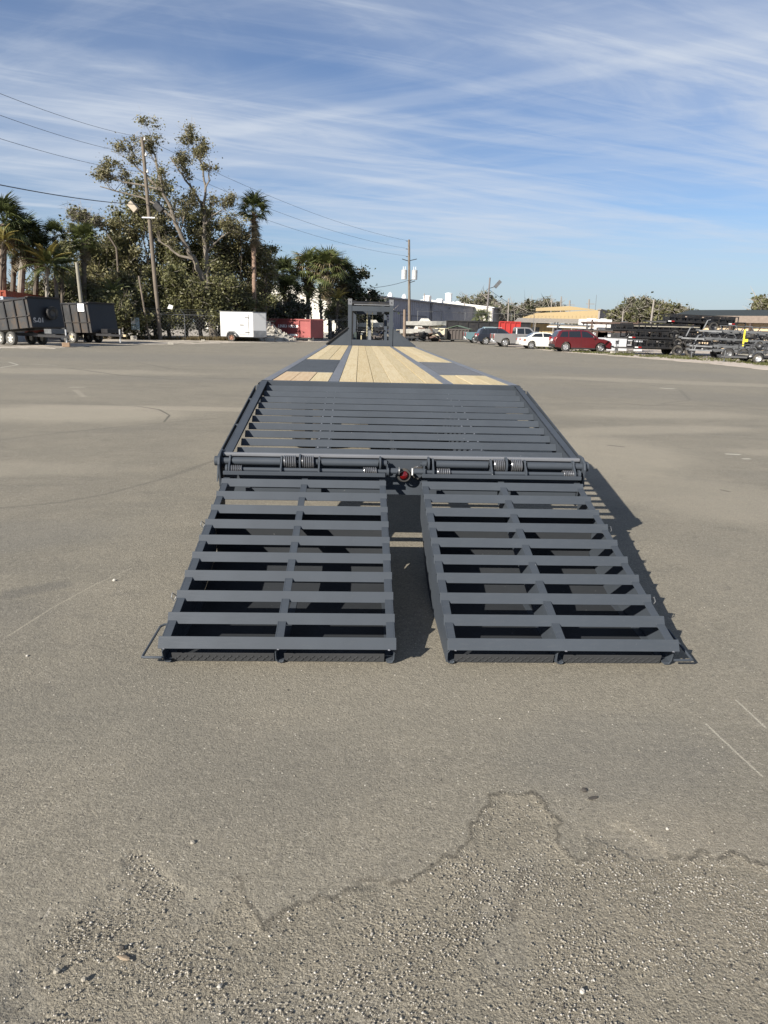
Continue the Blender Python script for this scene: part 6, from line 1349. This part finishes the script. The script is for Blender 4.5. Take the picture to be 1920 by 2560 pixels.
big_paths = [(T0, .42, .34),
    ([fork] + pxp([Z(955, 1215), Z(905, 1110), Z(850, 1020), Z(800, 900), Z(745, 780), Z(700, 660), Z(655, 560)], YT, [-.2, -.5, -.8, -1, -1.2, -1.4, -1.6]), .30, .12),
    ([fork] + pxp([Z(1020, 1180), Z(1005, 1050), Z(985, 930), Z(992, 800), Z(985, 690)], YT, [.3, .5, .7, .9, 1]), .26, .12),
    (pxp([Z(655, 560), Z(560, 480), Z(480, 400), Z(400, 320)], YT - 1.6), .13, .05), (pxp([Z(655, 560), Z(620, 420), Z(590, 280), Z(560, 160)], YT - 1.6), .13, .05),
    (pxp([Z(655, 560), Z(500, 520), Z(360, 500), Z(210, 440)], YT - 1.8), .11, .04), (pxp([Z(745, 780), Z(640, 690), Z(500, 620), Z(300, 570), Z(160, 530)], YT - 1.2), .12, .04),
    (pxp([Z(985, 690), Z(940, 620), Z(870, 520), Z(790, 400), Z(720, 300)], YT + 1), .14, .05), (pxp([Z(985, 690), Z(1000, 560), Z(990, 440), Z(960, 330), Z(900, 220)], YT + .6), .13, .05), (pxp([Z(1000, 560), Z(1030, 480), Z(1040, 380)], YT + .4), .08, .04),
    (pxp([Z(985, 850), Z(1060, 760), Z(1130, 720)], YT + .8), .10, .04), (pxp([Z(905, 1110), Z(780, 1080), Z(700, 1010), Z(620, 960)], YT - .6), .14, .05), (pxp([Z(800, 900), Z(820, 780), Z(860, 720)], YT), .08, .04), (pxp([Z(1005, 1050), Z(1100, 960), Z(1200, 880)], YT + .8), .11, .05)]
tree('oak_tree', bp, 'tall half bare forked oak with pale leaning trunk behind the leaning utility pole', 'tree', big_paths, 0, 21, 17000, .115, LEAF_BROWN, 1.25, .50, 2, 4, M('mid_grey_oak_bark', (0.15, 0.13, 0.105), .95, 0, .4, 2, 16, .01), 'trees of the thicket', .35)  # the oak has its own brighter grey bark colour
# bushy trees making the thicket: (photo point of crown centre, distance, crown radius, label)
def bushy(name, cx, cy, Y, rx, rz_s, seed, n, label, lmat=LEAF_MASS, ls=.22, cat='tree', group='trees of the thicket', bark=BARK, nb=16, low=True):
    c = at(cx, cy, Y); base = Vector((c.x, Y, 0)); rd_ = random.Random(seed); mb = MB(); cl = []
    h = c.z; limb(mb, [Vector((0, 0, 0)), Vector((rd_.uniform(-.3, .3), 0, h * .4)), Vector((rd_.uniform(-.5, .5), 0, h * .8))], .22, .12, 8)
    for i in range(nb):
        a = rd_.random() * 6.28; ph = rd_.uniform(-.75, 1.0); r = rd_.uniform(.45, 1.0); tgt = Vector((math.cos(a) * rx * r * math.cos(ph * 1.2), math.sin(a) * rx * .8 * r * math.cos(ph * 1.2), h + ph * rz_s * r))
        p0_ = Vector((0, 0, min(h * .6, max(.5, tgt.z * .45)))); q = [p0_.lerp(tgt, t / 4) + Vector((rd_.uniform(-.25, .25), rd_.uniform(-.25, .25), rd_.uniform(-.1, .35))) * (1 if 0 < t else 0) for t in range(5)]
        limb(mb, q, .09, .025, 5)
        for j in range(3): cl.append((tgt.x + rd_.gauss(0, rx * .16), tgt.y + rd_.gauss(0, rx * .16), max(.4, tgt.z + rd_.gauss(0, rz_s * .15)), rx * rd_.uniform(.14, .30)))
        for j in range(2):                                   # bare twigs
            t_, _ = wander(q[-1], (tgt - p0_) + Vector((rd_.uniform(-1, 1), rd_.uniform(-1, 1), .5)), rx * .35, 3, rd_); limb(mb, t_, .02, .008, 4)
    e = empty(name, base, 0, label, cat, group); mb.build('trunk', bark, e, smooth=False)
    V, F_ = leaf_cloud(cl, 1100, .03 * ls / .15, seed + 1, 36, 'g'); V[:, 2] = np.maximum(V[:, 2], .05); quads('twigs', V, F_, BARK_PALE, e); V, F_ = leaf_cloud(cl, n, ls, seed, 1.6, 'g'); V[:, 2] = np.maximum(V[:, 2], .05); quads('crown', V, F_, lmat, e); return e
TH = [(250, 690, 70, 4.4, 4.0, 'broad grey olive tree at the left shoulder of the thicket'), (300, 640, 70, 3.8, 4.2, 'broad olive tree of the thicket directly left of the leaning pole'), (375, 610, 71, 3.8, 5.2, 'olive brown tree standing behind the leaning pole in the thicket'), (455, 640, 72, 3.8, 5.4, 'dense olive tree between the leaning pole and the forked oak trunk'), (540, 630, 73, 3.4, 5.0, 'yellow olive tree between the forked oak and the tall palm'), (600, 690, 73, 3.0, 4.4, 'dark olive tree under the tall single palm'),
      (330, 760, 65.5, 3.6, 3.2, 'low bushy tree at the foot of the leaning pole on its left'), (420, 760, 66.0, 3.6, 3.2, 'low bushy tree behind the fence right of the leaning pole'), (500, 750, 66.5, 3.2, 3.2, 'low dark bush left of the white cargo trailer'), (235, 730, 66, 3.6, 3.4, 'tangled grey green tree above the second dump trailer'), (270, 790, 60, 3.0, 2.0, 'low tangled shrub right behind the second dump trailer'), (580, 760, 70, 3.2, 3.0, 'dark bush behind the white cargo trailer'),
      (180, 770, 64, 3.6, 3.0, 'dark brush behind the two dump trailers'), (110, 780, 66, 3.8, 3.2, 'dry brown brush below the left palms, right part'), (20, 780, 66, 3.8, 3.2, 'dry brown brush below the left palms at the image edge'), (655, 665, 74, 1.9, 2.4, 'light open tree right of the tall single palm')]
for i, t in enumerate(TH):
    cx, cy, Y, rx, rz_s, lb = t
    bushy('thicket_tree', cx, cy, Y, rx, rz_s, 100 + i, 17000 if rx > 2.9 else 7000, lb, (LEAF_MASS, LEAF_BROWN, LEAF_MASS, LEAF_OAK)[i % 4] if i not in (13, 14) else DRY, .15, nb=18)
tl_ = at(228, 558, 67); 
tree('oak_tree', (at(300, 700, 67).x, 67, 0), 'thin tree reaching left with one leafy tuft above the palms', 'tree', [([at(300, 850, 67), at(296, 700, 67)], .2, .12), (pxp([(296, 700), (290, 620), (262, 575), (236, 560), (205, 548)], 67), .12, .03)], 0, 33, 1600, .18, LEAF_OAK, .9, .5, 0, 5, group='trees of the thicket', bare=0)

# ---- palms
def fan_frond(name, mat, seed, R_=1.0, pet=.9, droop=.35, nl=22, parent=None):
    rd_ = random.Random(seed); V = []; Fc = []
    def q(a, b_, w0, w1, nrm=Vector((0, 0, 1))):
        d = (b_ - a).normalized(); s = d.cross(nrm); s = s.normalized() if s.length > 1e-4 else Vector((0, 1, 0)); i = len(V)
        V.extend([a - s * w0, a + s * w0, b_ + s * w1, b_ - s * w1]); Fc.append((i, i + 1, i + 2, i + 3))
    p0_, p1_ = Vector((0, 0, 0)), Vector((pet * .6, 0, .06)); p2_ = Vector((pet, 0, 0)); q(p0_, p1_, .03, .025); q(p1_, p2_, .025, .02)
    for k in range(nl):
        a = R(-118 + 236 * k / (nl - 1)); d = Vector((math.cos(a), math.sin(a), 0)); L = R_ * (1 - .22 * abs(a) / 2.06) * rd_.uniform(.85, 1.1)
        fold = .10 * math.cos(a * 1.5); m_ = p2_ + d * L * .55 + Vector((0, 0, fold - droop * .20)); t = p2_ + d * L + Vector((0, 0, fold - droop * rd_.uniform(.6, 1.5) * L))
        tw = Vector((rd_.uniform(-.4, .4), rd_.uniform(-.4, .4), 1)); q(p2_, m_, .01, .042, tw); q(m_, t, .042, .004, tw)
    me = bpy.data.meshes.new(name); me.from_pydata([tuple(v) for v in V], [], Fc); me.materials.append(mat); return me
def feather_frond(name, mat, seed, L=1.8, droop=.9, n=20, w=.028, ll=.42):
    rd_ = random.Random(seed); V = []; Fc = []
    spine = [Vector((L * t, 0, .55 * t - droop * t * t * 1.2)) for t in [i / 10 for i in range(11)]]
    for a, c in zip(spine[:-1], spine[1:]): i = len(V); s = Vector((0, .015, 0)); V.extend([a - s, a + s, c + s, c - s]); Fc.append((i, i + 1, i + 2, i + 3))
    for k in range(n):
        t = .15 + .85 * k / n; j = min(9, int(t * 10)); p = spine[j].lerp(spine[j + 1], t * 10 - j); l = ll * (1 - .5 * abs(t - .45)) * rd_.uniform(.85, 1.1)
        for s in (-1, 1):
            tip = p + Vector((l * .5, s * l * .85, -l * .45)); mid_ = p + Vector((l * .28, s * l * .5, -l * .05)); i = len(V); V.extend([p - Vector((w, 0, 0)), p + Vector((w, 0, 0)), mid_ + Vector((w, 0, 0)), mid_ - Vector((w, 0, 0))]); Fc.append((i, i + 1, i + 2, i + 3)); i = len(V); V.extend([mid_ - Vector((w, 0, 0)), mid_ + Vector((w, 0, 0)), tip]); Fc.append((i, i + 1, i + 2))
    me = bpy.data.meshes.new(name); me.from_pydata([tuple(v) for v in V], [], Fc); me.materials.append(mat); return me
FF = {'g': [fan_frond('frond', PALM_G, s) for s in (1, 2, 3)], 'd': [fan_frond('frond', PALM_D, s) for s in (4, 5)], 'b': [fan_frond('dead_frond', PALM_B, s, .8, .7, 1.0, 14) for s in (6, 7)], 'y': [fan_frond('frond', PALM_Y, s) for s in (8,)],
      'fg': [feather_frond('frond', PALM_G, s) for s in (11, 12)], 'fy': [feather_frond('frond', PALM_Y, 13, 1.9, 1.0, 24)]}
def palm(kind, cpx, cpy, Rc, Y, label, base_px=None, n=34, r0=.20, seed=0, dead=10, skirt=0, cols='ggd', bark=BARK, group='palm trees', up=.0, lean=0, yel=0):
    rd_ = random.Random(seed + 5); c = at(cpx, cpy, Y); bx_ = at(*(base_px or (cpx, 850)), Y).x
    e = empty('palm_tree', (bx_, Y, 0), 0, label, 'palm tree', group); top = Vector((c.x - bx_, 0, c.z)); mb = MB()
    n_ = max(6, int(top.z / .35)); pts = [Vector((top.x * (i / n_) ** 1.3 + lean * math.sin(i / n_ * math.pi), 0, top.z * i / n_)) for i in range(n_ + 1)]
    mb.tube(pts, [r0 * (1.25 if i < 2 else 1) * (1 + .10 * (i % 2)) for i in range(n_ + 1)], 10)
    for i in range(min(26, n_ * 2)):                       # boots under the crown
        a = rd_.random() * 6.28; z = top.z - rd_.uniform(0, min(2.2, top.z * .4)); p = Vector((top.x * (z / top.z) ** 1.3 + math.cos(a) * r0, math.sin(a) * r0, z)); mb.bar(p, p + Vector((math.cos(a) * .16, math.sin(a) * .16, .26)), .10, .03)
    mb.build('trunk', bark, e)
    feather = kind == 'feather'; sc_ = Rc / (1.75 if not feather else 1.9)
    for i in range(n):
        t = (i + .5) / n; el = R(82 - 118 * t) + rd_.uniform(-.12, .12) + up; az = i * 2.399 + rd_.uniform(-.2, .2)
        if feather: me = rd_.choice(FF['fy'] if i < yel else FF['fg'])
        else: me = FF['y'][0] if i >= n - yel else rd_.choice(FF[cols[i % len(cols)]])
        o = bpy.data.objects.new('frond', me); col.objects.link(o); o.parent = e; s = sc_ * rd_.uniform(.88, 1.1); o.scale = (s, s, s); o.location = top + Vector((0, 0, .1)); o.rotation_euler = (rd_.uniform(-.3, .3), -el, az)
    for i in range(dead):
        el = R(-55 - 30 * rd_.random()); o = bpy.data.objects.new('dead_frond', rd_.choice(FF['b'])); col.objects.link(o); o.parent = e; s = sc_ * rd_.uniform(.75, 1.0); o.scale = (s, s, s); o.location = top - Vector((0, 0, rd_.uniform(0, skirt) + .1)); o.rotation_euler = (rd_.uniform(-.3, .3), -el, rd_.random() * 6.28)
    return e
GL = 'palms left of the thicket'; GM = 'palms behind the red bin'
palm('fan', 10, 560, 2.2, 56, 'tall fan palm at the left image edge with thick dark trunk', (13, 860), 36, .24, 1, 12, .6, group=GL, bark=M('brown_palm_trunk', (0.16, 0.12, 0.085), .95, 0, .4, 3, 14, .01))
palm('fan', 62, 600, 2.0, 58, 'fan palm with pale grey trunk, second from the left edge', (52, 860), 38, .26, 2, 14, .9, 'gdd', BARK_PALE, GL)
palm('fan', 38, 625, 1.5, 60, 'dark fan palm crowded behind the two leftmost palms', (34, 860), 30, .2, 12, 12, .8, 'dd', BARK, GL)
palm('fan', 96, 625, 1.5, 60, 'dark fan palm right of the pale trunked one', (90, 860), 30, .2, 13, 12, .8, 'dd', BARK, GL)
palm('fan', 136, 592, 1.35, 60, 'slim fan palm with upright crown and drooping side fronds', (150, 860), 24, .16, 3, 8, .8, 'gd', BARK_PALE, GL, up=.25)
palm('fan', 211, 606, 1.55, 61, 'round fan palm crown at the left shoulder of the thicket', (214, 860), 34, .2, 4, 8, .5, 'ggg', BARK, GL)
palm('feather', 118, 668, 2.0, 57, 'yellowing feather palm with bright yellow lower fronds', (121, 860), 30, .12, 5, 0, 0, group=GL, bark=BARK_PALE, yel=9)
palm('feather', 155, 668, 1.9, 59, 'dark green feather palm right of the yellowing one', (160, 860), 28, .12, 6, 0, 0, group=GL)
palm('feather', 8, 605, 1.3, 54, 'golden feather fronds in front of the leftmost palm trunk', (4, 860), 14, .1, 16, 0, 0, group=GL, yel=14)
palm('feather', 284, 738, 1.5, 61, 'small bright green feather palm above the second dump trailer', (284, 850), 22, .09, 7, 0, 0, group=GL)
WSK = M('red_brown_palm_trunk', (0.24, 0.165, 0.12), .95, 0, .35, 2, 10, .01)
palm('fan', 634, 530, 1.85, 70, 'tall single fan palm with hanging dead skirt right of the forked oak', (637, 850), 30, .19, 8, 26, 1.9, 'ggd', WSK, None, up=.12)
palm('fan', 708, 688, 2.2, 84, 'dark fan palm, leftmost behind the red bin', (716, 850), 38, .2, 20, 10, .6, 'ddg', BARK, GM)
palm('fan', 722, 728, 2.1, 83, 'low dark fan palm hanging over the left half of the red bin', (746, 850), 36, .2, 21, 14, .8, 'dd', BARK, GM)
palm('fan', 770, 672, 2.5, 86, 'fan palm with tan hanging fronds in the middle of the group behind the bin', (770, 850), 42, .22, 22, 26, 1.4, 'gbg', BARK, GM)
palm('fan', 818, 676, 2.7, 85, 'largest round fan palm of the group behind the bin', (826, 850), 50, .24, 23, 30, 1.4, 'ggb', BARK, GM)
palm('fan', 858, 692, 2.2, 88, 'fan palm at the right shoulder of the group behind the bin', (846, 850), 34, .2, 24, 8, .6, 'gdd', BARK, GM)
palm('feather', 774, 752, 1.3, 80, 'small slender feather palm in front of the cream wall, left one', (781, 850), 16, .07, 25, 0, 0, group=GM, bark=BARK_PALE)
palm('feather', 800, 738, 1.3, 80, 'small slender feather palm in front of the cream wall, middle one', (802, 850), 16, .07, 26, 0, 0, group=GM, bark=BARK_PALE)
palm('feather', 803, 770, 1.1, 79, 'lowest slender feather palm in front of the cream wall', (805, 850), 14, .07, 27, 0, 0, group=GM)
palm('feather', 845, 752, 1.4, 81, 'yellow tinged feather palm right in front of the cream wall', (840, 850), 18, .08, 28, 0, 0, group=GM, yel=8)
palm('fan', 1205, 798, 1.9, 128, 'small round pale green fan palm in front of the warehouse step', (1205, 830), 40, .25, 29, 8, .3, 'ggg', BARK, None)
for i, (cx, cy, Y, rx, rz_s, n, lb, lm_) in enumerate(((878, 735, 90, 3.0, 2.8, 9000, 'dark leafy tree just left of the headboard', LEAF_DARK), (665, 790, 78, 3.4, 1.8, 8000, 'dark rounded shrub behind the left end of the red bin', LEAF_DARK), (712, 792, 78, 2.6, 1.6, 6000, 'dark shrub behind the red bin, right of the rounded one', LEAF_DARK), (640, 760, 80, 2.8, 2.0, 6000, 'grey green shrub behind the cargo trailer front', LEAF_MASS), (860, 790, 84, 2.2, 1.6, 4000, 'low scruffy shrub beside the salmon panel', LEAF_MASS), (925, 790, 98, 3.4, 2.2, 9000, 'dark green shrub above the headboard top, widened to darken the headboard opening', LEAF_DARK),  # the shrub behind the headboard is widened to darken its opening
                                                     (1192, 772, 240, 7, 4.2, 3000, 'hazy grey green tree above the warehouse roof', LEAF_FAR), (1228, 780, 238, 4.5, 3.4, 1600, 'smaller far tree left of the white dome', LEAF_FAR), (1283, 782, 225, 6.5, 3.8, 2600, 'dark far tree right of the white dome', LEAF_FAR), (1312, 790, 240, 5, 3, 1400, 'low far tree between the dome tree and the yellow building', LEAF_FAR), (1340, 786, 230, 6, 4.6, 2600, 'far tree rising left of the yellow building roof', LEAF_FAR), (1362, 782, 240, 5, 4.2, 1600, 'far tree touching the yellow building roof', LEAF_FAR))):
    bushy('shrub' if rz_s < 2.3 else 'tree', cx, cy, Y, rx, rz_s, 300 + i, n, lb, lm_, .24 if Y < 150 else .75, 'shrub' if rz_s < 2.3 else 'tree', 'trees and shrubs behind the yard', nb=18)
for i, (cx, cy, rx, rz_s, lb) in enumerate(((1575, 806, 3.4, 2.9, 'olive tree at the left end of the tree line right of the yellow building'), (1590, 790, 3.2, 3.6, 'tall olive tree under the lattice tower'), (1612, 806, 3.6, 3.3, 'olive tree in the middle of the tree line'), (1642, 812, 3.4, 2.8, 'open pale trunked tree right of the middle of the tree line'), (1668, 808, 3.4, 3.0, 'olive tree right in the tree line'), (1692, 812, 3.2, 2.6, 'last olive tree of the line before the tan shed'), (1925, 795, 3.0, 3.2, 'dark tree behind the tan shed at the right image edge'), (1562, 822, 2.0, 2.0, 'low olive tree behind the taupe wall end'))):
    bushy('tree', cx, cy, 128 if cx < 1800 else 110, rx, rz_s, 400 + i, 6500, lb, (LEAF_MASS, LEAF_FAR, LEAF_MASS)[i % 3], .42, 'tree', 'tree line on the right', BARK_PALE, 20)
# far wood behind everything, seen through gaps
V, F_ = leaf_cloud([(x + random.uniform(-3, 3), 300 + random.uniform(-6, 6), random.uniform(1.5, 4.5), random.uniform(3, 4.6)) for x in range(-190, 200, 4)], 22000, 1.1, 77); V[:, 2] = np.maximum(V[:, 2], 0)
fw = quads('far_wood', V, F_, LEAF_FAR); tag(fw, 'low distant line of trees along the horizon', None, None, 'stuff')
